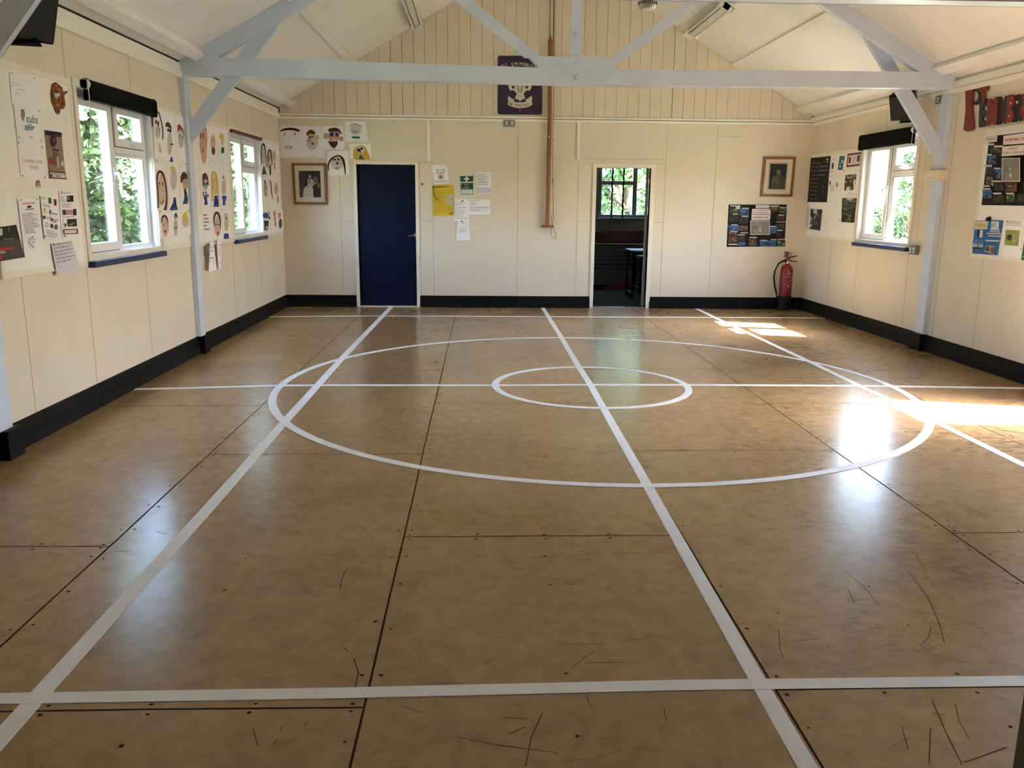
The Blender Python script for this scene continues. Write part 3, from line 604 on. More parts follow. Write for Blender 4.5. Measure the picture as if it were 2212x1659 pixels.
def d(S): S.e(655, 720, 62, 200, '#c3c1bd'); S.p([(582, 600), (580, 480), (615, 435), (680, 510), (725, 640), (715, 680), (690, 600), (640, 540), (600, 590)], '#8a4a35'); S.e(625, 680, 13, 26, '#5d6468'); S.e(680, 705, 13, 26, '#5d6468')
portrait('L', ZC, [(380, 228), (492, 262), (530, 745), (400, 740)], 'pale grey painted face with ginger brown hair, beside the blue post', d, G2, zp=ZP2)
def d(S): S.e(180, 560, 80, 320, '#d3bfb0'); S.s_([(110, 920), (105, 650), (85, 380), (100, 240), (140, 190), (200, 240), (250, 420), (275, 650), (265, 860), (240, 960)], [30, 30, 34, 44, 50, 50, 38, 34, 50, 60], '#70352e'); S.e(130, 430, 10, 32, dk); S.e(195, 440, 11, 38, dk); S.s_([(150, 790), (175, 815), (205, 790), (210, 745)], 20, '#a54a44')
portrait('L', ZC, [(160, 720), (290, 750), (305, 1240), (190, 1235)], 'tall painted face with very long reddish brown hair and red smile', d, G2, zp=ZP3)
def d(S): S.e(415, 340, 70, 220, '#cfc6c6'); S.p([(340, 110), (395, 80), (450, 110), (440, 150), (400, 165), (360, 150)], '#d6c04a'); S.p([(415, 705), (455, 700), (475, 860), (500, 955), (340, 965), (350, 910), (400, 820)], bl); S.p([(415, 780), (460, 760), (470, 880), (400, 850)], '#141f4a')
portrait('L', ZC, [(290, 750), (420, 760), (435, 1240), (320, 1245)], 'painting of a pale figure with yellow tuft and wide blue skirt shape', d, G2, zp=ZP3)
def d(S): S.e(645, 440, 55, 120, '#cdb08c'); S.p([(555, 400), (550, 300), (590, 200), (640, 200), (690, 260), (690, 350), (650, 330), (600, 360), (580, 430)], '#40352c'); S.s_([(610, 370), (615, 420)], 12, '#8a5a3c'); S.s_([(640, 340), (655, 470)], 12, '#a8733f'); S.p([(620, 540), (650, 530), (685, 640), (630, 690)], '#17151c'); S.p([(625, 690), (690, 650), (700, 760), (690, 830), (590, 838), (620, 760)], '#23407a')
portrait('L', ZC, [(430, 755), (530, 770), (550, 1235), (440, 1235)], 'painting of a figure with dark curly hair, black sleeve and blue body', d, G2, zp=ZP3)
def d(S): S.e(250, 1290, 68, 190, '#cfb7a6'); S.s_([(175, 1210), (190, 1110), (230, 1075), (275, 1110), (305, 1205)], [24, 34, 50, 34, 16], '#63322e'); S.e(215, 1250, 12, 18, '#4a3f38'); S.e(275, 1230, 10, 16, '#4a3f38'); S.p([(220, 1370), (245, 1350), (272, 1370), (268, 1410), (235, 1410)], '#a32c3a'); S.e(245, 1340, 8, 10, pk)
portrait('L', ZC, [(205, 1265), (335, 1265), (345, 1520), (225, 1530)], 'painted face with short maroon hair and red open lips, bottom left', d, G2, zp=ZP3)
def d(S): S.e(455, 1300, 42, 180, '#c9b4b4'); S.p([(425, 1120), (430, 1050), (460, 1000), (490, 1060), (495, 1130), (470, 1100), (440, 1125)], '#232a6b'); S.e(455, 1085, 18, 10, yl); S.e(460, 1310, 18, 20, '#5a2b36')
portrait('L', ZC, [(335, 1262), (440, 1262), (448, 1500), (345, 1505)], 'narrow painted face wearing a pointed dark blue hat', d, G2, zp=ZP3)
def d(S): S.e(650, 1190, 72, 110, '#d2c19a'); S.p([(590, 1120), (600, 1040), (650, 985), (685, 1010), (695, 1115), (640, 1110)], '#dcc63a'); S.e(622, 1140, 10, 12, '#8a8a50'); S.e(660, 1145, 10, 12, '#8a8a50')
portrait('L', ZC, [(440, 1262), (545, 1255), (555, 1490), (452, 1495)], 'round painted face with bright yellow hair, bottom right by the post', d, G2, zp=ZP3)
# board behind the post
def d(S): S.e(680, 500, 42, 190, '#c99c84'); S.e(685, 660, 30, 90, '#cfa58f'); S.s_([(650, 430), (652, 480)], 12, dk); S.s_([(678, 430), (680, 485)], 12, dk); S.e(675, 610, 9, 26, '#a84040')
portrait('L', ZC, [(615, 360), (735, 350), (740, 760), (640, 765)], 'painting of a long pinkish face partly hidden by the blue brace', d, G2)
def d(S): S.e(780, 530, 27, 90, '#cfb49c'); S.e(785, 615, 20, 42, '#6d4230'); S.e(770, 500, 4, 7, dk); S.e(790, 500, 4, 7, dk)
portrait('L', ZC, [(735, 345), (820, 365), (830, 755), (745, 760)], 'small painted face with brown beard, top middle of board behind post', d, G2)
def d(S): S.e(880, 500, 17, 60, '#d4bd9c'); S.e(868, 460, 24, 30, '#d6c247'); S.e(866, 462, 8, 10, pk); S.p([(868, 580), (900, 575), (898, 635), (865, 640)], '#2c6038')
portrait('L', ZC, [(820, 365), (918, 390), (930, 750), (835, 755)], 'painting of a small yellow haired figure with green skirt', d, G2)
def d(S): face(S, 1045, 430, 55, 150, '#cbb3ac', None, mouth=None, er=.01); S.p([(985, 350), (985, 250), (1040, 210), (1085, 260), (1095, 370), (1050, 330), (1010, 380)], '#63292a'); S.s_([(990, 300), (1005, 480)], 20, '#6b3128'); S.s_([(1090, 300), (1105, 460)], 18, '#3a2222'); S.e(1020, 435, 20, 30, '#27414c'); S.e(1075, 435, 20, 30, '#27414c'); S.e(1050, 470, 36, 30, '#7fa3a3'); S.s_([(1040, 600), (1060, 620), (1065, 590)], 18, dk); S.s_([(1000, 590), (1020, 700), (1040, 770)], 22, '#1e2548'); S.s_([(1095, 640), (1095, 700)], 22, '#1e2548'); S.p([(1035, 650), (1070, 640), (1080, 780), (1095, 850), (1015, 850), (1040, 770)], '#27489c')
portrait('L', ZC, [(640, 780), (755, 785), (765, 1205), (660, 1210)], 'painting of a figure with auburn hair, blue glasses and blue suit', d, G2, zp=ZP3)
def d(S): S.e(1240, 440, 52, 210, '#d9c693'); S.s_([(1190, 780), (1180, 500), (1180, 260), (1215, 200), (1260, 260), (1290, 450), (1290, 660)], [30, 34, 34, 40, 34, 30, 26], '#cfb44c'); S.e(1218, 358, 10, 9, dk); S.e(1245, 365, 8, 7, dk); S.p([(1225, 670), (1310, 670), (1315, 890), (1210, 890)], '#1f347c'); S.e(1293, 715, 10, 30, '#c6c6c0')
portrait('L', ZC, [(755, 785), (850, 785), (862, 1205), (768, 1205)], 'painting of a figure with long yellow hair and dark blue body', d, G2, zp=ZP3)
def d(S): S.e(1415, 500, 45, 150, '#c9bba0'); S.p([(1372, 340), (1398, 250), (1445, 360), (1410, 330)], '#8f8a90'); S.p([(1370, 690), (1390, 670), (1465, 670), (1465, 770), (1445, 740), (1440, 865), (1390, 860), (1395, 760)], '#2a4f9e')
portrait('L', ZC, [(850, 785), (940, 790), (952, 1190), (865, 1200)], 'painting of a beige figure with grey pointed hair and blue shirt', d, G2, zp=ZP3)
S = Sheet('L', ZC, [(665, 1240), (765, 1240), (785, 1550), (685, 1555)], off=BO)
for i, w in enumerate((.6, .75, .8, .45, .85)): S.r(.08, .14+i*.12, .08+w*.7, .18+i*.12, '#77737a')
S.done('notice', 'white typed sheet with five short grey lines among the portraits', 'notice')
def d(S): S.e(1290, 1280, 62, 210, '#cdb5a4'); S.s_([(1235, 1290), (1215, 1150), (1240, 1040), (1275, 1010), (1315, 1050), (1345, 1180), (1345, 1320)], [14, 30, 44, 54, 44, 30, 14], '#5b2c28'); S.e(1263, 1245, 12, 18, dk); S.e(1310, 1245, 12, 18, dk); S.e(1298, 1415, 20, 30, '#a03038')
portrait('L', ZC, [(775, 1235), (870, 1210), (885, 1560), (790, 1555)], 'painted face with dark brown hair and round red mouth, bottom middle', d, G2, zp=ZP3)
def d(S): S.e(1465, 1230, 42, 150, '#c9c0a0'); S.s_([(1430, 1110), (1435, 1050), (1460, 1030), (1480, 1060), (1485, 1120)], 18, '#b7a63e'); S.e(1460, 1125, 16, 12, dk); S.p([(1415, 1440), (1450, 1415), (1510, 1430), (1512, 1530), (1412, 1530)], '#1f3a86')
portrait('L', ZC, [(870, 1215), (955, 1200), (970, 1540), (890, 1550)], 'painting of a pale green face above a blue rounded body', d, G2, zp=ZP3)
# corner board
G4 = G2
def d(S): S.e(140, 350, 30, 130, '#cfc2bb'); S.s_([(105, 480), (105, 280), (115, 190), (135, 150), (155, 190), (172, 300), (185, 510)], [10, 16, 22, 28, 22, 14, 10], '#1f1b1e'); S.s_([(135, 352), (150, 354)], 7, dk); S.s_([(125, 410), (140, 430), (155, 415)], 8, '#b0645c'); S.p([(135, 500), (155, 500), (188, 628), (110, 625)], '#3a5238')
portrait('L', ZP4, [(85, 100), (190, 125), (205, 650), (100, 640)], 'painted face with long black hair and green dress, corner board', d, G4)
def d(S): S.e(235, 370, 22, 90, '#c9b7b0'); S.s_([(215, 540), (205, 380), (215, 270), (238, 245), (260, 300), (272, 480)], [10, 16, 22, 24, 20, 12], '#2b2326'); S.e(232, 370, 7, 14, dk); S.p([(232, 470), (255, 470), (255, 635), (230, 632)], '#1c191f')
portrait('L', ZP4, [(190, 125), (280, 150), (295, 655), (207, 650)], 'painted black haired figure with narrow black body, corner board', d, G4)
def d(S): S.e(308, 340, 22, 90, '#cdb98c'); S.e(312, 480, 12, 50, '#c9a68c'); S.e(315, 520, 8, 18, '#a84038')
portrait('L', ZP4, [(280, 150), (375, 175), (395, 660), (297, 655)], 'faint sandy painted face with small red spot, corner board', d, G4)
def d(S): S.e(170, 850, 30, 120, '#b9b2a8'); S.p([(145, 800), (150, 720), (168, 708), (185, 800), (170, 740)], '#70302c'); S.e(160, 830, 6, 10, dk); S.e(178, 825, 6, 10, dk); S.e(175, 945, 12, 26, '#a85848')
portrait('L', ZP4, [(105, 690), (215, 680), (230, 1150), (120, 1150)], 'grey green painted face with red fringe, corner board', d, G4)
def d(S): S.s_([(240, 715), (255, 800), (265, 920), (285, 1020)], [14, 18, 16, 8], '#6b2c2a'); S.e(262, 910, 9, 24, '#86352e')
portrait('L', ZP4, [(217, 680), (290, 685), (310, 1150), (232, 1150)], 'narrow sheet with one long dark red plait, corner board', d, G4)
def d(S): S.e(335, 850, 30, 100, '#c6b8ac'); S.e(340, 830, 16, 50, '#b8aaa0'); S.s_([(358, 960), (362, 1020), (366, 1080)], [10, 16, 6], '#1c1a1c')
portrait('L', ZP4, [(292, 690), (395, 700), (415, 1150), (312, 1150)], 'pale beige painted face with thin black beard, corner board', d, G4)
def d(S): S.e(172, 1265, 46, 46, '#24509a'); S.p([(205, 1250), (255, 1315), (215, 1325)], '#24509a'); S.p([(145, 1345), (222, 1350), (210, 1450), (200, 1495), (155, 1495)], '#2b2a33'); S.e(187, 1455, 15, 22, '#dcdadf'); S.s_([(200, 1210), (225, 1215), (232, 1260)], 9, '#3b3436')
portrait('L', ZP4, [(120, 1190), (245, 1190), (255, 1520), (135, 1540)], 'painting of a figure in a big blue cap and black shirt', d, G4)
def d(S): S.e(308, 1240, 20, 50, '#c28a70'); S.e(315, 1300, 14, 60, '#c99a86'); S.e(322, 1390, 13, 50, '#b8705c'); S.s_([(305, 1318), (320, 1325)], 8, dk)
portrait('L', ZP4, [(247, 1190), (340, 1185), (350, 1510), (257, 1520)], 'narrow painting of an orange pink figure, bottom of corner board', d, G4)
def d(S): S.e(402, 1390, 26, 80, '#3a3c34'); S.s_([(375, 1310), (380, 1250), (395, 1235), (405, 1290)], 16, '#a0473e'); S.e(395, 1270, 9, 12, '#d8c9c2')
portrait('L', ZP4, [(342, 1180), (440, 1180), (455, 1500), (352, 1508)], 'painted figure with red hat and dark grey beard, corner board', d, G4)
# back wall portraits
G5 = G2; Z = ZBK
def d(S): S.s_([(115, 330), (180, 300), (280, 290), (360, 300), (430, 325)], [14, 34, 40, 40, 30], '#38221c'); S.e(188, 380, 9, 16, dk, 8); S.e(355, 378, 14, 13, dk, 8); S.s_([(165, 358), (200, 362)], 6, dk); S.s_([(335, 358), (375, 356)], 6, dk); S.s_([(258, 440), (265, 425), (272, 440)], 6, '#777'[:1]+'777777'); S.s_([(195, 587), (225, 573), (280, 573), (315, 588), (280, 606), (225, 606), (195, 590)], 10, '#9a3040')
portrait('B', Z, [(95, 240), (455, 240), (470, 760), (115, 760)], 'large blank face drawing with black fringe and open red lips', d, G5, .002)
def d(S): S.e(635, 500, 95, 135, '#d3c6b4'); S.e(715, 430, 32, 40, '#d2bda8'); S.p([(545, 400), (545, 350), (600, 300), (650, 310), (692, 350), (680, 375), (600, 390)], '#6a3d22'); S.e(615, 385, 34, 18, '#d6c047'); S.e(600, 425, 20, 16, dk, 10); S.e(637, 418, 14, 16, dk, 10); S.e(605, 475, 34, 32, '#a4adab'); S.p([(610, 535), (650, 508), (668, 530), (650, 555)], '#a82f3c')
portrait('B', Z, [(458, 240), (770, 240), (855, 760), (472, 760)], 'painted face with brown hair over yellow band and red tongue', d, G5, .002)
def d(S): S.e(988, 400, 88, 110, '#c4927e'); S.e(862, 405, 46, 50, '#c9a28e'); S.e(1108, 450, 36, 42, '#c9a28e'); S.p([(895, 330), (905, 290), (960, 272), (1030, 270), (1085, 300), (1118, 370), (1090, 375), (1060, 330), (1000, 335)], '#4a2a20'); S.e(955, 380, 32, 36, '#243d86'); S.e(1043, 382, 30, 34, '#243d86'); S.e(955, 380, 14, 16, '#141f4c'); S.e(1043, 382, 12, 15, '#141f4c'); S.p([(890, 488), (980, 500), (1055, 492), (1045, 550), (995, 610), (940, 575)], '#50291f'); S.e(990, 465, 48, 20, '#d9b7a8')
portrait('B', Z, [(790, 245), (1145, 245), (1160, 628), (805, 628)], 'painted bearded face with two big round blue eyes', d, G5, .003)
def d(S): S.e(1345, 300, 95, 90, '#cfc9c6'); S.s_([(1250, 238), (1300, 208), (1350, 208), (1410, 235), (1455, 250)], 10, '#7c7674'); S.s_([(1290, 315), (1320, 340), (1360, 335), (1370, 305)], 9, '#1d1b1d'); S.e(1302, 268, 6, 6, '#7c7674', 8); S.r(.32, .72, .68, .83, '#2b7a45'); S.s_([(1410, 485), (1500, 480)], 4, '#8b868b')
portrait('B', Z, [(1162, 168), (1505, 168), (1535, 510), (1170, 500)], 'faint outlined face with black smile and green collar, topmost on back wall', d, G5, .002)
def d(S): S.p([(1310, 780), (1305, 640), (1340, 590), (1430, 555), (1500, 580), (1550, 680), (1590, 790), (1490, 790), (1440, 700), (1400, 700), (1385, 790)], '#d1a83c'); S.e(1425, 630, 65, 55, '#d8ccc4'); S.e(1395, 635, 32, 28, dk, 10); S.e(1443, 612, 22, 22, dk, 10); S.e(1422, 665, 18, 14, '#a83a3c', 10); S.p([(1410, 705), (1440, 710), (1492, 790), (1388, 790)], '#1f6535')
portrait('B', Z, [(1240, 530), (1590, 535), (1600, 792), (1248, 770)], 'painted face with long golden hair resting on the door frame', d, G5, .003)
def d(S): S.e(1040, 850, 100, 110, '#d0c1b8'); S.s_([(905, 970), (900, 880), (940, 790), (1000, 745), (1080, 730), (1140, 790), (1160, 880), (1180, 1040)], [12, 26, 30, 22, 26, 36, 34, 10], '#33201f'); S.s_([(975, 790), (1025, 790)], 26, '#23303c'); S.s_([(1050, 775), (1085, 800)], 24, '#2c2426'); S.e(1047, 850, 20, 24, '#18161a', 8); S.s_([(1025, 930), (1060, 928)], 18, '#8f3038')
portrait('B', Z, [(875, 650), (1230, 640), (1240, 1055), (892, 1055)], 'painted face with black triangle nose between frame and door', d, G5, .004)
# --- framed pictures
def framed(z, outer, label, paint, tilt=0):
    S = Sheet('B', z, outer, ink('#d9d0bd'), off=.012, th=.01)
    S.uvq = outer; paint(S); root = thing('framed_picture', hit(z[0]+outer[0][0]*z[2], z[1]+outer[0][1]*z[2], 1, YB), label, 'picture')
    S.b.build('print', root)
    o = [S.W(p) for p in outer]; c = sum(o, Vector())/4; b = MB(); w = .034; inn = []
    for p in o:
        q = p.copy(); q.x += w*(1 if p.x < c.x else -1); q.z += w*(1 if p.z < c.z else -1); inn.append(q)
    for i in range(4):
        j = (i+1) % 4; P = [o[i], o[j], inn[j], inn[i]]; b.hexa([p+Vector((0, -.014, 0)) for p in P], [p+Vector((0, .02, 0)) for p in P], FRAMEW)
    b.build('picture_frame', root, .003)
def pa(S):
    S.p([(415, 975), (765, 972), (782, 1405), (435, 1405)], '#2e2c2b'); S.p([(420, 980), (520, 978), (530, 1400), (437, 1400)], '#3d3a38')
    S.e(690, 1130, 36, 60, '#8d8883'); S.e(690, 1130, 22, 42, '#55504c'); S.p([(560, 1110), (630, 1100), (665, 1160), (670, 1215), (560, 1215)], '#b2aeaa'); S.e(597, 1062, 22, 34, '#a9a39d'); S.e(597, 1035, 24, 14, '#35302e'); S.p([(500, 1260), (560, 1210), (640, 1210), (662, 1400), (487, 1400)], '#bdb9b6'); S.e(740, 1210, 24, 50, '#7d6e58'); S.s_([(600, 1120), (580, 1190)], 12, '#4d4946'); S.p([(490, 1330), (540, 1250), (650, 1260), (660, 1405), (485, 1405)], '#c6c3c1')
framed(ZBK, [(303, 845), (865, 848), (888, 1525), (338, 1518)], 'brown framed black and white photo of a seated person in a white gown', pa)
def pa(S):
    S.p([(668, 444), (825, 444), (802, 674), (650, 672)], '#c8ab98'); S.p([(680, 456), (813, 458), (795, 660), (664, 658)], '#26303a'); S.p([(695, 560), (750, 540), (800, 570), (793, 655), (680, 652)], '#4a473f'); S.e(745, 520, 18, 28, '#6d655a'); S.e(748, 497, 22, 10, '#33302c'); S.s_([(690, 590), (745, 605)], 12, '#6f6a58'); S.e(720, 575, 24, 20, '#55543f')
framed(ZG, [(628, 399), (881, 402), (851, 720), (598, 717)], 'brown framed dark portrait print of a uniformed person, near the far right corner', pa)
# --- community map collages
def collage(name, wall, z, quad, label, blocks, titles, off):
    S = Sheet(wall, z, quad, ink('#201c18'), off=off)
    cs = {'s': ['#3d5f93', '#6c7c8c', '#4a4038', '#2f2c28'], 'g': ['#3f5638', '#5c7044', '#373b33', '#8d9a86'], 'd': ['#3b3b3d', '#515154', '#2b2a2b'], 'r': ['#70503c', '#4d4034', '#8a8074', '#33302b'], 'm': ['#86817b', '#79756f', '#8d8c80']}
    for i, (x0, y0, x1, y1, k) in enumerate(blocks):
        q = [(x0, y0), (x1, y0), (x1, y1), (x0, y1)]
        if k == 'w': S.p(q, '#d4d0cf')
        elif k == 'M': S.p([(x0-20, y0-20), (x1+20, y0-20), (x1+20, y1+20), (x0-20, y1+20)], '#cfccca'); S.photo(0, 0, 1, 1, cs['m'], q, 3); S.e((x0+x1)/2, y1-120, 30, 45, '#c9c7bd', 8); S.e((x0+x1)/2-10, (y0+y1)/2-20, 24, 28, '#b9b8ae', 8)
        else:
            S.photo(0, 0, 1, 1, cs[k], q, i)
            if k == 's': S.r(0, 0, 1, .33, '#46699c', q)
    for t, q, c, bg_ in titles:
        if bg_: S.p(bg_, '#dcd2d2')
        S.text(t, q, c)
    return S.done(name, label, 'poster')
collage('map_poster', 'B', ZM, [(205, 100), (2060, 100), (1985, 1435), (140, 1450)], 'black photo collage poster headed a map of our community on the back wall', [
    (240, 190, 520, 380, 'g'), (545, 240, 845, 450, 's'), (225, 440, 510, 640, 'd'), (540, 500, 830, 700, 'd'), (185, 760, 545, 940, 's'), (560, 770, 805, 940, 'r'), (200, 960, 460, 1090, 'r'), (190, 1110, 460, 1300, 'r'), (480, 1110, 700, 1260, 'd'), (490, 1290, 720, 1410, 's'),
    (825, 1190, 1065, 1400, 'r'), (1180, 1240, 1700, 1420, 's'), (1735, 1240, 1985, 1430, 'g'), (1480, 165, 1750, 320, 'r'), (1785, 210, 2030, 380, 'g'), (1690, 470, 1960, 610, 'd'), (1715, 700, 1960, 880, 'd'), (1440, 810, 1695, 1020, 's'), (1700, 980, 1850, 1120, 'd'), (880, 630, 1460, 1040, 'M'),
    (225, 130, 550, 160, 'w'), (400, 165, 530, 240, 'w'), (590, 205, 805, 235, 'w'), (290, 390, 480, 415, 'w'), (590, 460, 795, 490, 'w'), (255, 730, 450, 755, 'w'), (230, 945, 460, 970, 'w'), (540, 985, 785, 1012, 'w'), (460, 1050, 690, 1075, 'w'), (165, 1345, 450, 1380, 'w'), (830, 1130, 1070, 1160, 'w'), (1180, 1225, 1390, 1250, 'w'), (1510, 1200, 1700, 1225, 'w'), (1730, 1190, 1990, 1215, 'w'), (1480, 135, 1770, 165, 'w'), (1785, 185, 2010, 210, 'w'), (1740, 420, 1935, 450, 'w'), (1680, 645, 1985, 665, 'w'), (1700, 905, 1890, 935, 'w'), (1480, 780, 1690, 805, 'w')],
    [('Orange Six', [(1070, 150), (1420, 150), (1415, 195), (1068, 195)], '#9c4a3a', [(1030, 115), (1455, 115), (1450, 215), (1028, 215)]),
     ('A MAP OF', [(1065, 275), (1345, 275), (1345, 310), (1062, 310)], '#6b1220', [(915, 235), (1455, 235), (1500, 325), (905, 410)]),
     ('OUR COMMUNITY', [(940, 348), (1465, 348), (1462, 388), (938, 388)], '#6b1220', [(905, 325), (1505, 325), (1500, 412), (900, 412)]),
     ('EMMBROOK', [(948, 480), (1435, 480), (1432, 540), (945, 540)], '#6b1220', [(895, 425), (1500, 425), (1480, 590), (890, 590)])], .002)
collage('map_poster', 'R', ZRB, [(540, 150), (2300, -40), (2150, 1720), (365, 1690)], 'black photo collage poster headed Emmbrook on the right edge pinboard', [
    (570, 355, 745, 520, 'g'), (745, 400, 920, 580, 'r'), (525, 570, 705, 775, 's'), (485, 840, 680, 1010, 'd'), (700, 860, 885, 1100, 's'), (500, 1050, 660, 1230, 'r'), (690, 1180, 900, 1370, 'd'), (440, 1345, 640, 1535, 's'), (680, 1470, 930, 1630, 'd'), (955, 1190, 1220, 1390, 'r'), (990, 1440, 1190, 1620, 'g'), (1240, 1440, 1500, 1620, 'd'), (1400, 1190, 1700, 1400, 's'), (925, 655, 1300, 1150, 'M'),
    (570, 310, 740, 350, 'w'), (740, 355, 940, 395, 'w'), (540, 545, 690, 580, 'w'), (510, 790, 690, 835, 'w'), (740, 855, 885, 885, 'w'), (695, 1140, 900, 1175, 'w'), (470, 1250, 640, 1280, 'w'), (450, 1315, 655, 1345, 'w'), (720, 1415, 910, 1450, 'w'), (1010, 1415, 1190, 1445, 'w'), (690, 1200, 720, 1260, 'w')],
    [('Purple Six', [(575, 195), (780, 180), (775, 235), (570, 252)], '#3c3350', [(535, 160), (820, 125), (808, 272), (525, 300)]),
     ('EMMBROOK', [(1000, 205), (1560, 160), (1550, 225), (998, 270)], '#8c1626', [(960, 140), (1800, 30), (1780, 290), (945, 345)]),
     ('A MAP OF', [(1055, 410), (1275, 390), (1268, 435), (1050, 452)], '#7a1422', [(935, 380), (1780, 310), (1760, 540), (915, 600)]),
     ('OUR COMMUNITY', [(950, 510), (1480, 475), (1470, 520), (945, 553)], '#7a1422', None)], BO)
# --- back wall notices
S = Sheet('B', ZN, [(110, 60), (165, 60), (180, 420), (150, 350)], off=.002); S.done('paper_slip', 'narrow white slip tucked behind the nut free zone sign', 'paper')
S = Sheet('B', ZN, [(155, 58), (430, 50), (450, 425), (172, 430)], off=.004)
S.text('NUT FREE', [(208, 145), (378, 142), (378, 182), (208, 182)], '#33333a'); S.text('ZONE', [(208, 195), (378, 192), (380, 238), (208, 240)], '#55555e')
S.e(297, 300, 52, 52, '#b0584a'); S.e(297, 300, 42, 42, '#d9d4d8'); S.e(295, 298, 28, 24, '#9a5a4c'); S.s_([(262, 268), (332, 332)], 10, '#b0584a'); S.r(.05, .86, .95, .90, '#a79aa8'); S.r(.1, .94, .9, .96, '#b5a9b5'); S.pins((400, 80), r=14, c='#7a7780')
S.done('sign', 'white nut free zone sign with red prohibition circle', 'sign')
S = Sheet('B', ZN, [(115, 455), (550, 445), (560, 1065), (135, 1075)], ink('#dcc13c'), off=.003)
S.r(.08, .05, .78, .075, '#4b4320'); S.r(.1, .085, .52, .10, '#7a6c2c'); S.lines(.08, .13, .62, .92, 26, '#b89f38', seed=8); S.r(.66, .34, .95, .46, '#d2cfd2'); S.r(.66, .52, .95, .64, '#d2cfd2'); S.lines(.68, .35, .93, .45, 4, '#9a97a0'); S.lines(.68, .53, .93, .63, 4, '#9a97a0'); S.lines(.68, .14, .95, .30, 5, '#b89f38'); S.lines(.7, .74, .95, .84, 3, '#8f7d30'); S.r(.78, .925, .95, .945, '#3c3520'); S.e(497, 1000, 10, 12, '#3c3520', 8)
S.done('poster', 'bright yellow text poster beside the navy door', 'poster')
S = Sheet('B', ZN, None, off=.022, th=.001); 
S.b.tube([S.W(p) for p in [(150, 468), (152, 560)]], .006, BLKP); S.b.tube([S.W(p) for p in [(148, 590), (165, 660), (195, 720), (240, 755)]], .0045, BLKP); S.b.lathe(S.W((145, 585)), [(.012, -.008), (.012, .004)], STEEL, 12, 1)
S.done('strap', 'thin black strap hanging over the yellow poster', 'strap')
S = Sheet('B', ZN, [(655, 258), (965, 255), (960, 672), (680, 675)], ink('#dfdcd6'), off=.003)
S.r(.07, .05, .93, .325, '#24553c'); S.p([(792, 285), (828, 285), (828, 318), (862, 318), (862, 352), (828, 352), (828, 388), (792, 388), (792, 352), (760, 352), (760, 318), (792, 318)], '#e4e4de')
S.r(.07, .385, .93, .93, '#24553c'); S.r(.10, .70, .90, .905, '#d8d9d2')
for i, (x0, x1, y) in enumerate(((748, 885, 450), (775, 850, 488), (760, 875, 525))):
    for k in range(int((x1-x0)/18)): S.s_([(x0+k*18, y), (x0+k*18+6, y-12), (x0+k*18+12, y+6)], 5, '#cfd6cf')
S.text('1', [(698, 430), (712, 430), (712, 465), (698, 465)], '#cfd6cf'); S.text('2', [(722, 505), (740, 505), (740, 535), (722, 535)], '#cfd6cf')
for k in range(6): S.s_([(765+k*18, 585), (772+k*18, 575), (778+k*18, 592)], 4, '#8a8f88')
S.pins((935, 255), r=9, c='#8c2f2a'); S.done('first_aid_sign', 'green and white first aid sign with white cross', 'sign')
S = Sheet('B', ZN, [(1020, 205), (1290, 195), (1305, 630), (1032, 635)], off=.003)
S.r(0, .7, 1, .97, '#cfccdb'); S.lines(.05, .08, .92, .62, 10, '#55525c', seed=3, h=.3); S.done('notice', 'white typed notice with dark paragraph right of the first aid sign', 'notice')
S = Sheet('B', ZN, [(860, 745), (1275, 745), (1285, 1055), (862, 1045)], off=.003)
S.lines(.05, .05, .65, .12, 1, '#7d7a84'); S.lines(.05, .16, .45, .42, 3, '#a8a5b0', seed=5); S.r(.05, .49, .95, .52, '#76737e'); S.lines(.05, .58, .9, .82, 3, '#9a97a4', seed=7); S.pins((858, 752), r=8); S.done('notice', 'landscape white notice with ruled lines below the first aid sign', 'notice')
S = Sheet('B', ZN, [(575, 745), (850, 740), (870, 1180), (550, 1175)], off=.006)
S.lines(.25, .15, .85, .25, 2, '#d08f96', seed=1); S.lines(.12, .33, .95, .92, 6, '#8d8aa0', seed=6, h=.2); S.p([(580, 760), (640, 780), (600, 1100), (565, 1160)], '#e6e6ee'); S.pins((712, 785), (742, 775), r=14); S.done('notice', 'curled white notice with pink heading, upper of the two hanging sheets', 'notice')
S = Sheet('B', ZN, [(640, 1140), (850, 1130), (885, 1560), (600, 1560)], off=.009)
S.lines(.2, .14, .9, .25, 2, '#d08f96', seed=2); S.lines(.1, .35, .92, .62, 5, '#8d8aa0', seed=9, h=.25); S.pins((720, 1178), r=16); S.done('notice', 'white notice with pink heading, lower of the two hanging sheets', 'notice')
S = Sheet('B', (740, 320, .217), None, off=.002, th=.002)
S.b.prism([S.W(p) for p in [(793, 374), (780, 358), (783, 348), (790, 347), (794, 353), (799, 347), (806, 350), (805, 360)]], (0, .002, 0), ink('#8c2a20')); S.done('heart_sticker', 'tiny red heart sticker between navy door and nut free sign', 'sticker')
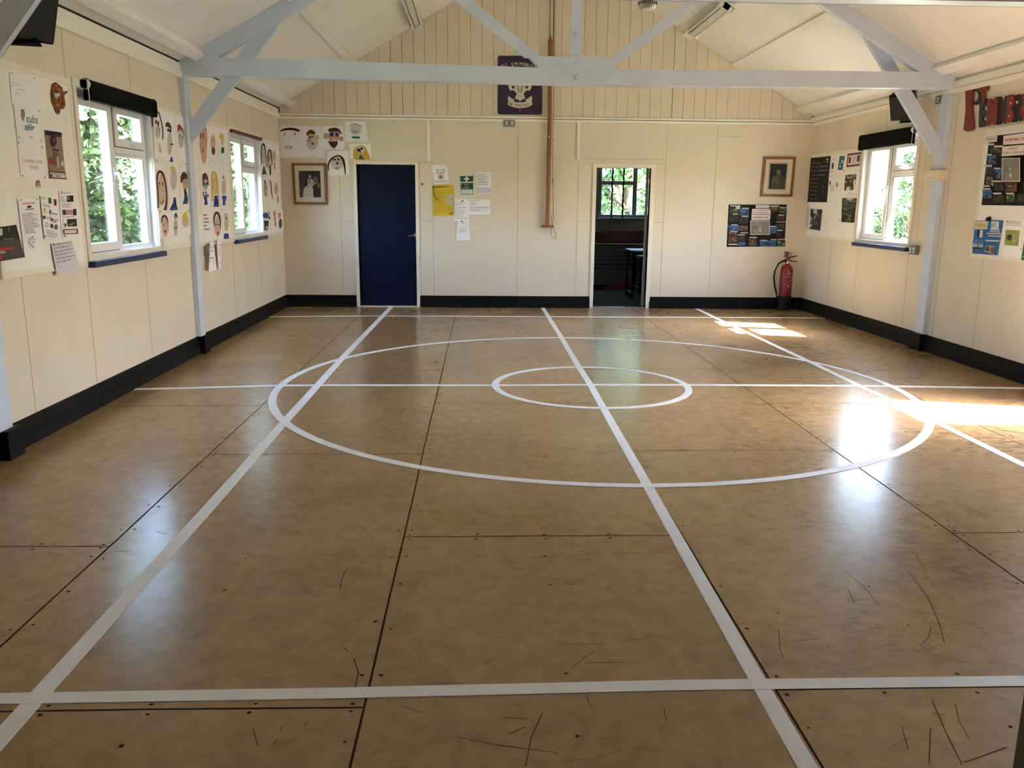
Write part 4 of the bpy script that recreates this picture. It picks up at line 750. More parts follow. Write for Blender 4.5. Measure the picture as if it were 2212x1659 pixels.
# --- scout sign
S = Sheet('B', ZSG, None, off=.004, th=.012); P = []
for (cx, cy, a0) in ((225, 170, math.pi), (1180, 170, 1.5*math.pi), (1172, 1470, 0), (218, 1460, .5*math.pi)):
    P += [(cx+55*math.cos(a0+t), cy+55*math.sin(a0+t)) for t in (0, .4, .8, 1.2, 1.57)]
S.slab(P, mat('purple_sign_paint', (.030, .014, .045), .4)); cr1, gy = '#d9cfc4', '#9b948c'
def rotq(cx, cy, w, h, a):
    ca, sa = math.cos(a), math.sin(a); return [(cx+x*ca-y*sa, cy+x*sa+y*ca) for x, y in ((-w, -h), (w, -h), (w, h), (-w, h))]
for ch, cx, cy, w, a in (('1', 262, 372, 12, -.5), ('S', 312, 348, 22, -.42), ('T', 372, 325, 24, -.3), ('E', 525, 318, 24, -.14), ('M', 612, 312, 34, -.06), ('M', 728, 312, 36, .05), ('B', 822, 322, 26, .14), ('R', 890, 340, 28, .22), ('O', 965, 362, 28, .32), ('O', 1035, 395, 28, .42), ('K', 1100, 435, 26, .5)):
    S.text(ch, rotq(cx, cy, w, 42 if cx > 400 else 34, a), cr1)
# fleur-de-lis, stars, scroll
S.p([(690, 470), (730, 560), (765, 650), (770, 760), (740, 880), (735, 1010), (665, 1010), (655, 880), (615, 760), (620, 650), (655, 560)], cr1)
for s in (-1, 1):
    m = lambda x: 700+s*(x-700)
    S.p([(m(735), 1010), (m(760), 900), (m(790), 780), (m(850), 720), (m(930), 720), (m(980), 790), (m(972), 880), (m(930), 950), (m(895), 945), (m(860), 935), (m(810), 985), (m(770), 1015)], cr1)
    S.s_([(m(725), 1005), (m(745), 880), (m(790), 770)], 16, gy); S.s_([(m(712), 1005), (m(715), 850)], 8, gy)
    cx, cy = m(862), 868; S.p([(cx+(58 if i % 2 == 0 else 24)*math.sin(i*math.pi/5), cy-(58 if i % 2 == 0 else 24)*math.cos(i*math.pi/5)) for i in range(10)], '#1c1a20')
    S.p([(m(740), 1050), (m(795), 1050), (m(820), 1140), (m(770), 1160), (m(745), 1110)], cr1); S.s_([(m(748), 1055), (m(760), 1145)], 10, gy)
    S.p([(m(975), 1070), (m(990), 1160), (m(965), 1240), (m(900), 1215), (m(840), 1205), (m(835), 1160), (m(900), 1135)], cr1); S.s_([(m(945), 1180), (m(880), 1170), (m(870), 1200)], 10, gy)
S.p([(620, 1010), (790, 1010), (790, 1050), (620, 1050)], cr1); S.p([(660, 1055), (745, 1055), (760, 1150), (700, 1210), (640, 1150)], cr1)
top = [(405, 1215), (500, 1260), (600, 1290), (700, 1300), (800, 1290), (900, 1262), (985, 1215)]; S.p([(430, 1200)]+[(x, y-65) for x, y in top[1:-1]]+[(965, 1200), (998, 1280), (930, 1325)]+[(800, 1358), (700, 1368), (600, 1358), (480, 1325), (395, 1280)], cr1)
for i, ch in enumerate('BE PREPARED'):
    if ch != ' ':
        x = 468+i*45.5; t = (x-700)/260; S.text(ch, rotq(x, 1305-52*t*t, 17, 34, -.38*t), '#1c1a20')
S.s_([(688, 1375), (695, 1410), (705, 1445)], 14, '#b9b1b4')
S.done('scout_sign', 'dark purple painted sign with white fleur-de-lis and BE PREPARED scroll', 'sign')
# --- right wall items
S = Sheet('R', ZRW, [(145, 185), (575, 140), (505, 970), (75, 965)], ink('#1e1f1e'), off=BO)
S.p([(150, 200), (185, 195), (150, 560), (125, 555)], '#2a2320')
for k in range(13): S.s_([(165-k*2.4, 235+k*26), (150-k*2.4, 250+k*26)], 12, '#cfc8c0')
S.s_([(185, 380), (165, 570), (140, 860)], 10, '#8a3a24')
for j in range(10):
    for i in range(6):
        x, y = 250+i*24-j*4, 265+j*71+i*1; S.e(x, y, 6, 10, '#b9b2b6' if (i+j) % 3 else '#8c4450', 6)
for j in range(3):
    for i in range(6 if j < 2 else 4): x, y = 398+i*26, 330+j*75-i*2; S.e(x, y, 9, 22, '#1f4f8c', 6); S.e(x, y, 5, 12, '#c9d2dc', 6)
for k in range(5): S.s_([(395+k*12, 610), (402+k*12, 610)], 8, '#8c2f34')
S.s_([(395, 280), (440, 285)], 8, '#8c2f34'); S.e(535, 205, 16, 22, '#dedede', 8); S.s_([(515, 250), (550, 250)], 9, '#dedede'); S.e(446, 692, 7, 12, '#dedede', 6)
for k in range(5): S.s_([(420, 730+k*22), (462, 732+k*22)], 4, '#6c6a6c')
S.done('badge_poster', 'large black badge chart poster in the far right corner', 'poster')
S = Sheet('R', ZRW, [(588, 150), (680, 165), (645, 550), (530, 560)], off=BO)
S.lines(.05, .10, .9, .16, 1, '#8f8a90'); S.p([(600, 265), (638, 265), (625, 370), (590, 368)], '#1d1b20'); S.e(615, 290, 8, 12, '#c9c4c9', 6); S.e(608, 340, 8, 12, '#c9c4c9', 6); S.e(600, 420, 18, 16, '#a8a3a9'); S.lines(.1, .78, .8, .95, 3, '#b0abb0'); S.done('leaflet', 'white leaflet with a black square pair beside the badge chart', 'leaflet')
S = Sheet('R', ZRW, [(540, 565), (715, 560), (690, 800), (530, 870)], off=BO+.001)
S.e(566, 625, 14, 40, '#8c4a44'); S.e(688, 655, 20, 48, '#7f9c72'); S.lines(.2, .35, .8, .8, 5, '#8f8a8c', seed=4); S.done('leaflet', 'white leaflet with small red and green shapes', 'leaflet')
S = Sheet('R', ZRW, [(738, 142), (830, 148), (780, 392), (702, 388)], ink('#2c6f7e'), off=BO)
S.e(785, 240, 22, 34, '#b9ccd2'); S.e(748, 325, 16, 30, '#a9c0c8'); S.s_([(760, 175), (800, 180)], 10, '#8fb0ba'); S.s_([(740, 265), (770, 270)], 10, '#b9ccd2'); S.done('leaflet', 'teal blue leaflet near top of right corner pinboard', 'leaflet')
S = Sheet('R', ZRW, [(880, 100), (1125, 70), (1095, 315), (855, 342)], ink('#7a2330'), off=BO)
S.r(.08, .14, .97, .87, '#ddd3d3'); S.r(.14, .28, .27, .72, '#241d24'); S.r(.76, .22, .92, .68, '#241d24'); S.lines(.34, .38, .72, .44, 1, '#55484c'); S.lines(.40, .48, .62, .54, 1, '#55484c'); S.lines(.38, .62, .64, .68, 1, '#55484c'); S.done('certificate', 'white certificate with dark red border beside the right window', 'certificate')
S = Sheet('R', ZRW, [(815, 410), (1095, 390), (1060, 800), (770, 830)], off=BO)
pc = ['#55473c', '#3b322c', '#8d8078', '#a79c92', '#2c2723']
S.photo(.12, .17, .82, .62, pc, None, 5, 8, 6); S.photo(.15, .55, .72, .85, pc, None, 8, 6, 5); S.r(.30, .70, .5, .86, '#ddd8d4'); S.r(.68, .42, .85, .62, '#ddd8d4'); S.pins((825, 412), (1078, 398), (922, 808), r=9); S.done('photo_sheet', 'white sheet with brown group photo below the red bordered certificate', 'photograph')
S = Sheet('R', ZRW, [(780, 895), (1045, 895), (995, 1335), (770, 1325)], ink('#4a4a3c'), off=BO)
S.photo(0, 0, 1, .36, ['#4b4f42', '#6c7a5c', '#2f3a44', '#85807a'], None, 2, 8, 4); S.photo(0, .38, .98, .62, ['#33352a', '#5f7044', '#1f201c', '#8d8a7c'], None, 3, 8, 4); S.photo(.02, .64, .98, 1, ['#2b2c26', '#6a7050', '#8f8c60', '#1b1c19'], None, 4, 8, 5); S.r(.35, .0, .75, .09, '#c9c6bd'); S.e(893, 1010, 16, 20, '#2a6fb0', 8); S.pins((745, 1290), r=9); S.done('photo_sheet', 'green toned outdoor photo sheet left of the window sill corner', 'photograph')
S = Sheet('R', ZRW, [(215, 1085), (425, 1100), (385, 1475), (200, 1450)], ink('#3b3431'), off=BO)
S.photo(0, 0, 1, 1, ['#3b332e', '#574d45', '#8f8780', '#c9c3bd', '#241f22'], None, 6, 9, 8); S.r(.28, .02, .6, .22, '#d2cdc9'); S.p([(310, 1370), (400, 1380), (388, 1450), (305, 1440)], '#33304a'); S.pins((190, 1450), (375, 1485), r=9); S.done('photo_sheet', 'dark portrait photo sheet below the black badge chart', 'photograph')
S = Sheet('R', ZRW, [(85, 1040), (195, 1040), (170, 1440), (65, 1430)], ink('#c9c3cc'), off=BO)
for p in ([(110, 1050), (140, 1090), (165, 1150), (190, 1160)], [(75, 1250), (175, 1270)], [(85, 1390), (165, 1390)]): S.s_(p, 3, '#a9a3ad')
S.done('paper_sheet', 'plain lilac grey paper at bottom left of the corner pinboard', 'paper')
S = Sheet('R', ZBL, [(330, 470), (1110, 465), (950, 1420), (255, 1370)], ink('#2a6ba5'), off=BO+.002)
S.p([(330, 478), (705, 482), (670, 705), (260, 710)], '#c9c6bd'); S.p([(350, 555), (655, 560), (640, 655), (400, 655)], '#bfae66'); S.p([(410, 720), (470, 720), (450, 915), (390, 910)], '#161b3a'); S.p([(475, 725), (560, 730), (530, 935), (450, 925)], '#d8d2d4')
S.p([(275, 985), (560, 985), (550, 1255), (265, 1230)], '#5578ac'); S.p([(280, 1110), (555, 1120), (550, 1200), (275, 1190)], '#aebccb'); S.p([(265, 1195), (552, 1220), (548, 1260), (265, 1240)], '#3b3527'); S.p([(420, 1020), (440, 1200), (385, 1200)], '#8a5c44')
S.p([(785, 490), (1000, 490), (990, 700), (775, 700)], '#d6d6de'); S.lines(.0, .2, .9, .75, 3, '#6a7386', [(800, 500), (990, 500), (980, 690), (785, 690)], h=.5)
for x0, x1, y in ((750, 1030, 715), (765, 1030, 770), (675, 1080, 825), (705, 1060, 890), (640, 1020, 1020)): S.s_([(x0, y-6), (x1, y+12)], 38 if y > 900 else 28, '#d8dade')
S.p([(650, 1140), (880, 1160), (860, 1400), (610, 1330)], '#a79d98'); S.e(690, 1240, 55, 85, '#5d4a42'); S.e(820, 1280, 48, 85, '#7a5546')
S.done('poster', 'blue collage sheet curling at bottom of right edge pinboard', 'poster')
S = Sheet('R', ZBL, None, off=BO+.003, th=.02); S.b.lathe(S.W((700, 430)), [(.006, -.02), (.018, -.015), (.018, 0), (.006, .004)], BLKP, 10, 0); S.b.lathe(S.W((750, 415)), [(.006, -.02), (.02, -.015), (.02, 0), (.006, .004)], BLKP, 10, 0); S.done('clip', 'small black clip above the blue collage sheet', 'clip')
S = Sheet('R', ZBL, [(1170, 450), (1610, 470), (1610, 1510), (1085, 1430)], off=BO+.001)
S.p([(1180, 720), (1570, 740), (1530, 1170), (1150, 1140)], '#93a055'); S.e(1285, 930, 75, 85, '#4a3a30'); S.e(1390, 960, 38, 110, '#a9a588'); S.e(1420, 1040, 20, 22, '#e0dccb'); S.r(.05, .02, .97, .10, '#dccfd2'); S.r(.05, .125, .97, .14, '#a9a0a4'); S.pins((1235, 490), (1595, 1260), r=16); S.done('leaflet', 'white sheet with square photo of a brown animal on grass', 'leaflet')
S = Sheet('R', ZBL, [(1690, 1000), (2100, 1060), (2050, 1640), (1605, 1545)], ink('#2b6b42'), off=BO+.001); S.s_([(1640, 1460), (1800, 1470)], 20, '#c9d6cc'); S.done('poster', 'green sheet just entering the bottom right of the edge pinboard', 'poster')
# red and black letters
LRED = mat('red_painted_wood', (.20, .018, .016), .45, var=.08); LBLK = mat('black_painted_wood', (.016, .014, .013), .45, var=.2)
def letter(ch, pts, m, holes=(), lab='', off=.012):
    S = Sheet('R', ZEM, None, off=.016 if m is LRED else .003, th=.011); S.slab(pts, m)
    for q in holes:
        S.e(*q, WALL)
    return S.done('wooden_letter', lab, 'letter', 'red and black wooden letters of the group name')
letter('1', [(330, 230), (400, 185), (500, 178), (545, 200), (520, 420), (500, 600), (495, 800), (520, 1050), (548, 1280), (540, 1400), (490, 1440), (370, 1450), (265, 1415), (300, 1130), (325, 850), (322, 400)], LRED, lab='tall red wooden numeral one leading the name on the right wall')
letter('S', [(720, 178), (640, 195), (560, 240), (538, 290), (560, 335), (640, 360), (680, 430), (680, 520), (640, 600), (580, 635), (510, 600), (500, 700), (600, 725), (690, 700), (760, 610), (775, 480), (740, 370), (690, 310), (740, 240)], LBLK, lab='black wooden letter S set high beside the red numeral one', off=.010)
letter('T', [(735, 180), (930, 118), (960, 125), (950, 260), (920, 325), (845, 340), (845, 560), (820, 680), (735, 690), (775, 560), (760, 400), (670, 300)], LRED, lab='small red wooden letter T', off=.014)
letter('E', [(860, 560), (950, 555), (960, 760), (830, 770), (825, 870), (930, 880), (925, 1040), (810, 1060), (800, 1155), (905, 1165), (890, 1310), (715, 1345), (685, 1300), (695, 1000), (710, 705), (800, 670)], LBLK, lab='black wooden capital E starting the name', off=.008)
letter('M', [(950, 555), (1030, 550), (1085, 690), (1130, 505), (1200, 500), (1200, 900), (1175, 1265), (1100, 1275), (1055, 1130), (960, 1300), (880, 1310), (920, 1000)], LRED, lab='red wooden capital M after the black E', off=.012)
letter('M', [(1200, 495), (1300, 490), (1350, 680), (1410, 480), (1480, 475), (1470, 900), (1430, 1235), (1370, 1245), (1345, 1120), (1290, 1255), (1180, 1270), (1200, 900)], LBLK, lab='black wooden capital M before the red B', off=.009)
letter('B', [(1480, 470), (1560, 430), (1640, 440), (1675, 540), (1660, 680), (1580, 830), (1640, 880), (1650, 1040), (1590, 1170), (1500, 1215), (1425, 1225), (1455, 900)], LRED, ((1570, 675, 18, 42), (1530, 1040, 18, 42)), 'red wooden capital B', .013)
letter('R', [(1670, 470), (1780, 425), (1880, 445), (1905, 600), (1860, 750), (1800, 850), (1880, 1150), (1800, 1180), (1755, 1040), (1720, 1195), (1590, 1200), (1650, 1000), (1640, 850), (1580, 830), (1660, 680)], LBLK, ((1750, 650, 30, 42),), 'black wooden capital R', .009)
letter('O', [(1880, 430), (2000, 400), (2120, 480), (2160, 760), (2100, 1060), (1980, 1150), (1880, 1100), (1810, 860), (1900, 700)], LRED, ((1985, 800, 50, 120),), 'red wooden capital O cut by the right edge', .013)
# fire sign, extinguisher
S = Sheet('B', ZFE, [(735, 185), (1010, 190), (985, 365), (735, 360)], ink('#c9bfae'), off=.002)
S.p([(755, 190), (885, 190), (865, 358), (742, 356)], '#7c1f22'); S.p([(770, 225), (795, 225), (790, 340), (765, 340)], '#c9a9a4'); S.p([(825, 215), (850, 215), (840, 325), (820, 325)], '#a0605c')
for i in range(4):
    for k in range(2): S.p([(905+k*42, 210+i*40), (935+k*42, 210+i*40), (932+k*42, 228+i*40), (900+k*42, 228+i*40)], '#7c3a3c' if k == 0 else '#8f8880')
S.done('fire_sign', 'small red and white fire extinguisher sign in the corner', 'sign')
ex, ey = 4.335, 11.945
r = thing('fire_extinguisher', (ex, ey, 0), 'red water fire extinguisher with black hose standing in far right corner', 'fire extinguisher')
b = MB(); b.lathe((ex, ey, 0), [(.085, .2), (.087, .21), (.087, .56), (.080, .60), (.055, .635), (.026, .65), (.022, .67)], RED); b.build('cylinder', r)
b = MB(); b.lathe((ex, ey, 0), [(.084, .0), (.089, .01), (.089, .195), (.086, .205)], BLKP); b.build('base_band', r)
b = MB(); b.lathe((ex, ey, 0), [(.02, .655), (.026, .66), (.026, .70), (.014, .71)], CHROME, 16); b.build('valve', r)
b = MB(); b.prism([(ex-.06, ey-.012, .70), (ex+.01, ey-.012, .695), (ex+.14, ey-.012, .685), (ex+.14, ey-.012, .692), (ex+.03, ey-.012, .712), (ex+.02, ey-.012, .735), (ex+.125, ey-.012, .765), (ex+.12, ey-.012, .775), (ex+.01, ey-.012, .75), (ex-.05, ey-.012, .712)], (0, .024, 0), RED); b.build('lever_handle', r, .002)
b = MB(); b.tube([(ex-.02, ey-.03, .69), (ex-.08, ey-.04, .70), (ex-.14, ey-.04, .66), (ex-.18, ey-.03, .56), (ex-.185, ey-.02, .47), (ex-.165, ey-.02, .35), (ex-.125, ey-.02, .22)], .0125, BLKP); hs = b.build('hose', r)
b = MB(); b.tube([(ex-.125, ey-.02, .225), (ex-.118, ey-.02, .205)], .014, CHROME); b.tube([(ex-.118, ey-.02, .205), (ex-.105, ey-.02, .17)], .018, BLKP); b.build('nozzle', hs)
S = Sheet('B', ZFE, None, off=YB-ey+.088, th=.001)
m0 = S.W((785, 960)); 
b = MB()
def lab(x0, x1, z0, z1, c):
    n = 6; vs = []
    for z in (z0, z1):
        for i in range(n+1):
            x = x0+(x1-x0)*i/n; vs.append((ex+x, ey-math.sqrt(.0878**2-x*x), z))
    b.add(vs, [(i, i+1, n+2+i, n+1+i) for i in range(n)], ink(c))
lab(-.006, .004, .53, .575, '#e6c9c6'); lab(-.055, .045, .475, .481, '#d6a9a6'); lab(-.01, .03, .425, .432, '#b06a6a'); lab(-.02, .045, .40, .412, '#a85858'); lab(-.04, .03, .375, .379, '#a85858'); lab(.0, .02, .335, .36, '#d9c0c0'); lab(-.03, .03, .30, .306, '#a85858')
v, f = glyphs('WATER'); vs = [(ex-.028+a*.062, ey-math.sqrt(.0879**2-(-.028+a*.062)**2), .531-k*.026) for a, k in v]; b.add(vs, f, ink('#d9b9b6'))
b.build('label_print', r)
# ------------------------------------------------------------------ flag pole
px = .925; r = thing('flagpole', (px, YB-.06, 1.14), 'brown wooden flagpole with rope fixed upright to the back wall', 'flagpole')
b = MB(); b.tube([(px, YB-.06, 1.165), (px+.003, YB-.06, 2.4), (px-.008, YB-.06, 3.54)], [.031, .029, .026], POLEW, 14); b.build('pole', r)
b = MB(); b.lathe((px-.008, YB-.06, 3.54), [(.024, 0), (.03, .02), (.032, .05), (.022, .07), (.018, .09), (.012, .10), (.014, .115), (.008, .12)], POLEW, 14); b.build('finial', r)
b = MB(); b.box(px-.09, px+.085, YB-.10, YB, 1.135, 1.165, POLEW); b.box(px-.085, px-.05, YB-.03, YB, 1.165, 1.20, TRIM); b.build('foot_bracket', r, .004)
b = MB(); b.box(px-.09, px+.09, YB-.03, YB, 2.325, 2.385, TRIM); b.tube([(px-.04, YB-.03, 2.355), (px, YB-.095, 2.355), (px+.04, YB-.03, 2.355)], .008, TRIM); b.build('wall_clamp', r, .003)
ROPE = mat('cord', (.30, .26, .18), .8, var=.2)
b = MB(); b.tube([(px+.045, YB-.05, 4.6), (px+.05, YB-.05, 3.3), (px+.055, YB-.05, 2.3), (px+.06, YB-.05, 1.85), (px+.075, YB-.05, 1.5), (px+.08, YB-.05, 1.25), (px+.06, YB-.05, 1.15), (px+.05, YB-.04, 1.06), (px+.075, YB-.03, .985), (px+.115, YB-.03, .975), (px+.125, YB-.03, 1.02), (px+.09, YB-.04, 1.12), (px+.05, YB-.05, 1.22), (px+.05, YB-.04, 1.32)], .0045, ROPE, 6)
b.tube([(px+.062, YB-.05, 1.80), (px+.068, YB-.05, 1.72)], .011, ROPE, 8); b.build('rope', r)
b = MB(); b.tube([(px+.03, YB-.03, 4.7), (px+.035, YB-.03, 3.45), (px+.035, YB-.04, 3.25)], .005, BLKP, 6); b.tube([(px-.02, YB-.03, 4.7), (px-.018, YB-.05, 3.6)], .0035, BLKP, 6); b.build('hoist_wire', r)
# ------------------------------------------------------------------ sockets, switch, smoke alarm
def socket(wall, c, w, h, d, m, label, name='wall_socket', slots=2):
    ax, val, sg = PLANES[wall]; r = thing(name, c, label, 'socket')
    b = MB(); lo, hi = sorted((val, val+sg*d))
    def bx(u0, u1, z0, z1, a, e, mm):
        a, e = sorted((a, e)); 
        if ax == 0: b.box(a, e, c[1]+u0, c[1]+u1, c[2]+z0, c[2]+z1, mm)
        else: b.box(c[0]+u0, c[0]+u1, a, e, c[2]+z0, c[2]+z1, mm)
    bx(-w/2, w/2, -h/2, h/2, lo, hi, m); b.build('back_box', r, .004)
    for k in range(slots):
        u = (k-(slots-1)/2)*w/slots
        b = MB(); bx(u-w*.12, u+w*.12, .0, h*.28, val+sg*d, val+sg*(d+.004), WHTP); b.build('rocker', r)
        b = MB(); bx(u-w*.12, u+w*.12, -h*.30, -h*.14, val+sg*d, val+sg*(d+.004), WHTP); b.build('outlet', r)
socket('B', hit(1100, 267, 1, YB), .15, .085, .045, STEEL, 'grey metal double socket high on the back wall under the purple sign')
socket('L', hit(447, 540, 0, XL), .20, .11, .045, STEEL, 'grey metal double socket low behind the left blue post')
socket('R', hit(1979, 540, 0, XR), .14, .095, .045, STEEL, 'grey metal socket at the corner of the right window sill')
socket('R', Vector((XR, 8.72, 2.515)), .10, .08, .06, STEEL, 'small grey metal switch box near the top of the right post', 'switch_box', 1)
r = thing('light_switch', (XR, 8.66, 1.78), 'cream plastic control box on the right blue post', 'switch')
b = MB(); b.box(XR-.085, XR, 8.50, 8.83, 1.73, 1.825, CREAMP); b.build('case', r, .006)
b = MB(); b.lathe((XR-.085, 8.67, 1.778), [(.02, -.02), (.022, 0)], WHTP, 14, 0); b.build('dial', r)
b = MB(); b.tube([(XR-.06, 8.72, 2.47), (XR-.058, 8.72, 2.2), (XR-.058, 8.72, 1.83)], .006, CREAMP, 8); b.tube([(XR-.01, 9.05, 2.22), (XR-.03, 8.95, 2.24), (XR-.06, 8.78, 2.14), (XR-.06, 8.74, 2.05)], .005, CREAMP, 8)
tag(b.build('power_cable'), 'thin cream cable running down the right blue post', 'cable')
r = thing('smoke_alarm', (.90, 4.90, 2.56), 'white round smoke alarm under the near truss beam at top of photo', 'smoke alarm')
b = MB(); b.lathe((.90, 4.90, 2.50), [(.03, 0), (.044, .006), (.048, .02), (.048, .03), (.052, .05), (.052, .062)], WHTP); b.build('case', r)
b = MB()
for k in range(22):
    a = 2*math.pi*k/22; x, y = .90+.0485*math.cos(a), 4.90+.0485*math.sin(a); b.box(x-.002, x+.002, y-.002, y+.002, 2.522, 2.546, BLKP)
b.build('vent', r)
# fluorescent battens under the ceiling
LAMP = mat('lamp_body', (.62, .61, .59), .4, var=.03); TUBE = mat('unlit_tube', (.80, .80, .78), .25, var=0)
def batten(x, y0, y1, label):
    s = 1 if x > XC else -1; t = Vector((s, 0, -SL)).normalized(); nn = Vector((-s*SL, 0, -1)).normalized(); c = Vector((x, 0, zc(x)))+nn*.05
    r = thing('strip_light', (x, (y0+y1)/2, zc(x)-.05), label, 'ceiling light', 'unlit twin tube strip lights')
    def ex_(name, m, u0, u1, d0, d1, a=y0, e=y1):
        b = MB(); P = [c+t*u0+nn*d0, c+t*u1+nn*d0, c+t*u1+nn*d1, c+t*u0+nn*d1]; b.prism([(p.x, a, p.z) for p in P], (0, e-a, 0), m); return b.build(name, r, .003)
    ex_('lamp_body', LAMP, -.035, .035, 0, .055); ex_('reflector', LAMP, -.09, .09, 0, .008)
    for u in (-.06, .06):
        b = MB(); p = c+t*u+nn*.035; b.tube([(p.x, y0+.03, p.z), (p.x, y1-.03, p.z)], .015, TUBE, 12); tb = b.build('tube', r)
    for yy in (y0, y1-.03): ex_('end_cap', WHTP, -.085, .085, .008, .055, yy, yy+.03)
batten(-.88, 10.1, 11.75, 'unlit twin tube strip light on the left roof slope')
batten(2.79, 10.1, 11.70, 'unlit twin tube strip light on the right roof slope')
# ------------------------------------------------------------------ blinds
def blind(side, y0, y1, z0, z1, label, bend=1):
    X = XL if side == 'L' else XR; s = 1 if side == 'L' else -1; r = thing('roller_blind', (X, (y0+y1)/2, z0), label, 'blind')
    b = MB(); yb0, yb1 = y0, y1; P = [(X+s*.018, z0), (X+s*.062, z0), (X+s*.07, z0+.02), (X+s*.07, z1-.02), (X+s*.05, z1), (X+s*.02, z1)]
    b.prism([(x, yb0, z) for x, z in P], (0, yb1-yb0, 0), BLIND); b.build('rolled_fabric', r, .004)
    for e in (0, 1):
        y = (y0-.03) if e == 0 else y1+.006
        b = MB(); b.box(*sorted((X, X+s*.06)), y, y+.024, z1-.07, z1-.005, WHTP); b.lathe((X+s*.04, y+.012, z1-.035), [(.033, -.012), (.033, .012)], WHTP, 18, 1); b.build('bracket', r, .003)
    b = MB(); y = y0-.04 if side == 'L' else y0-.045
    b.tube([(X+s*.07, y, z1-.03), (X+s*.07, y, z1-.2), (X+s*.06, y+.01, z1-.45)], .003, WHTP, 6); b.build('chain', r)
blind('L', 6.23, 7.44, 2.135, 2.272, 'black roller blind above the near left window')
blind('R', 9.19, 10.45, 2.125, 2.30, 'black roller blind above the bright right window')
b = MB(); b.box(XL, XL+.045, 9.72, 11.0, 2.19, 2.225, mat('burgundy_fabric', (.13, .012, .018), .6)); 
tag(b.build('curtain_rail', bevel=.003), 'dark red rail above the far left window', 'curtain rail')
# ------------------------------------------------------------------ speakers
def speaker(c, yaw, pitch, size, label, side):
    r = thing('loudspeaker', c, label, 'loudspeaker'); w, d_, h = size
    R = Matrix.Rotation(yaw, 3, 'Z') @ Matrix.Rotation(pitch, 3, 'X')
    def place(b, name, bev=.004):
        b.v = [tuple(Vector(c)+R @ Vector(v)) for v in b.v]; return b.build(name, r, bev)
    b = MB(); a = [(-w/2, 0, -h/2), (w/2, 0, -h/2), (w/2, 0, h/2), (-w/2, 0, h/2)]; q = [(-w*.4, d_, -h*.46), (w*.4, d_, -h*.46), (w*.4, d_, h*.46), (-w*.4, d_, h*.46)]
    b.hexa(a, q, BLKP); place(b, 'cabinet', .012)
    b = MB(); b.box(-w*.44, w*.44, -.012, .0, -h*.45, h*.45, mat('speaker_grille', (.02, .02, .022), .8)); place(b, 'grille')
    b = MB(); b.tube([Vector(c)+R @ Vector((0, d_*.8, -h*.3)), Vector((side*.0+c[0], c[1], c[2]-h*.5)), (XL if side < 0 else XR, c[1], c[2]-h*.45)], .018, BLKP, 10); b.build('bracket', r)
speaker((-2.44, 5.06, 2.44), .95, .40, (.22, .20, .28), 'black loudspeaker on bracket at top left corner of photo', -1)
speaker((4.33, 8.99, 2.46), -.75, .5, (.24, .2, .28), 'black loudspeaker behind the right knee brace', 1)
# paper strips below left board
S = Sheet('L', ZSK, [(560, 340), (680, 370), (800, 1370), (515, 1445)], off=.05)
S.z = ZSK
for x0, x1, y in ((560, 630, 590), (560, 655, 700), (485, 565, 835), (500, 680, 950), (500, 570, 1070)): S.s_([(x0, y+8), (x1, y-12)], 26, '#6c6468')
S.done('notice', 'white strip notice hanging below the board beside the grey socket', 'notice')
S = Sheet('L', ZSK, [(800, 300), (940, 300), (962, 1340), (862, 1330)], off=.03)
for x0, x1, y in ((865, 945, 490), (868, 905, 635), (868, 925, 700), (868, 900, 755), (868, 925, 820), (865, 940, 1105)): S.s_([(x0, y+3), (x1, y-3)], 18, '#7c7478')
S.done('notice', 'narrower white strip notice hanging right of the other strip', 'notice')
# ------------------------------------------------------------------ cupboard edge at the right bottom corner
CUP = mat('grey_brown_cupboard', (.11, .10, .075), .5, var=.06)
r = thing('cupboard', (1.75, 1.62, 0), 'dark grey brown cupboard edge in the bottom right corner of the photo', 'cupboard')
b = MB(); b.box(1.348, 2.15, 1.42, 1.85, .06, .95, CUP); b.build('carcass', r, .004)
b = MB(); b.box(1.36, 2.14, 1.43, 1.84, 0, .06, BLKP); b.build('plinth', r)
b = MB(); b.box(1.358, 1.75, 1.40, 1.42, .07, .94, CUP); d1 = b.build('cupboard_door', r, .003); b = MB(); b.box(1.77, 2.14, 1.40, 1.42, .07, .94, CUP); d2 = b.build('cupboard_door', r, .003)
for dd, x in ((d1, 1.73), (d2, 1.80)): b = MB(); b.tube([(x, 1.38, .55), (x, 1.38, .65)], .006, CHROME, 8); b.build('pull_handle', dd)
# ------------------------------------------------------------------ back room seen through the doorway
RX0, RX1, RY0, RY1, RZ = -2.9, 4.7, YB+.115, 15.65, 2.45
DW = mat('back_room_paint', (.42, .40, .35), .8, var=.05)
b = MB(); b.box(RX0-.1, RX1+.1, RY0-.001, RY1+.1, -.1, -.001, mat('green_vinyl_floor', (.028, .040, .018), .85, var=.2, spec=.03)); struct(b.build('floor_back_room'))
b = MB(); b.box(RX0-.1, RX1+.1, RY0, RY1+.1, RZ, RZ+.1, DW); struct(b.build('ceiling_back_room'))
b = MB(); b.box(RX0-.1, RX0, RY0, RY1+.1, -.1, RZ, DW); struct(b.build('wall_west'))
b = MB(); b.box(RX1, RX1+.1, RY0, RY1+.1, -.1, RZ, DW); struct(b.build('wall_east'))
WX0, WX1, WA, WBt = 2.12, 3.30, 1.22, 2.16
b = MB(); b.box(RX0, WX0, RY1, RY1+.12, 0, RZ, DW); b.box(WX1, RX1, RY1, RY1+.12, 0, RZ, DW); b.box(WX0, WX1, RY1, RY1+.12, 0, WA, DW); b.box(WX0, WX1, RY1, RY1+.12, WBt, RZ, DW); struct(b.build('wall_north'))
r = sroot('window_4', (2.7, RY1, WA), 'barred window of the back room seen through the doorway')
DF = mat('grey_window_paint', (.30, .30, .31), .5)
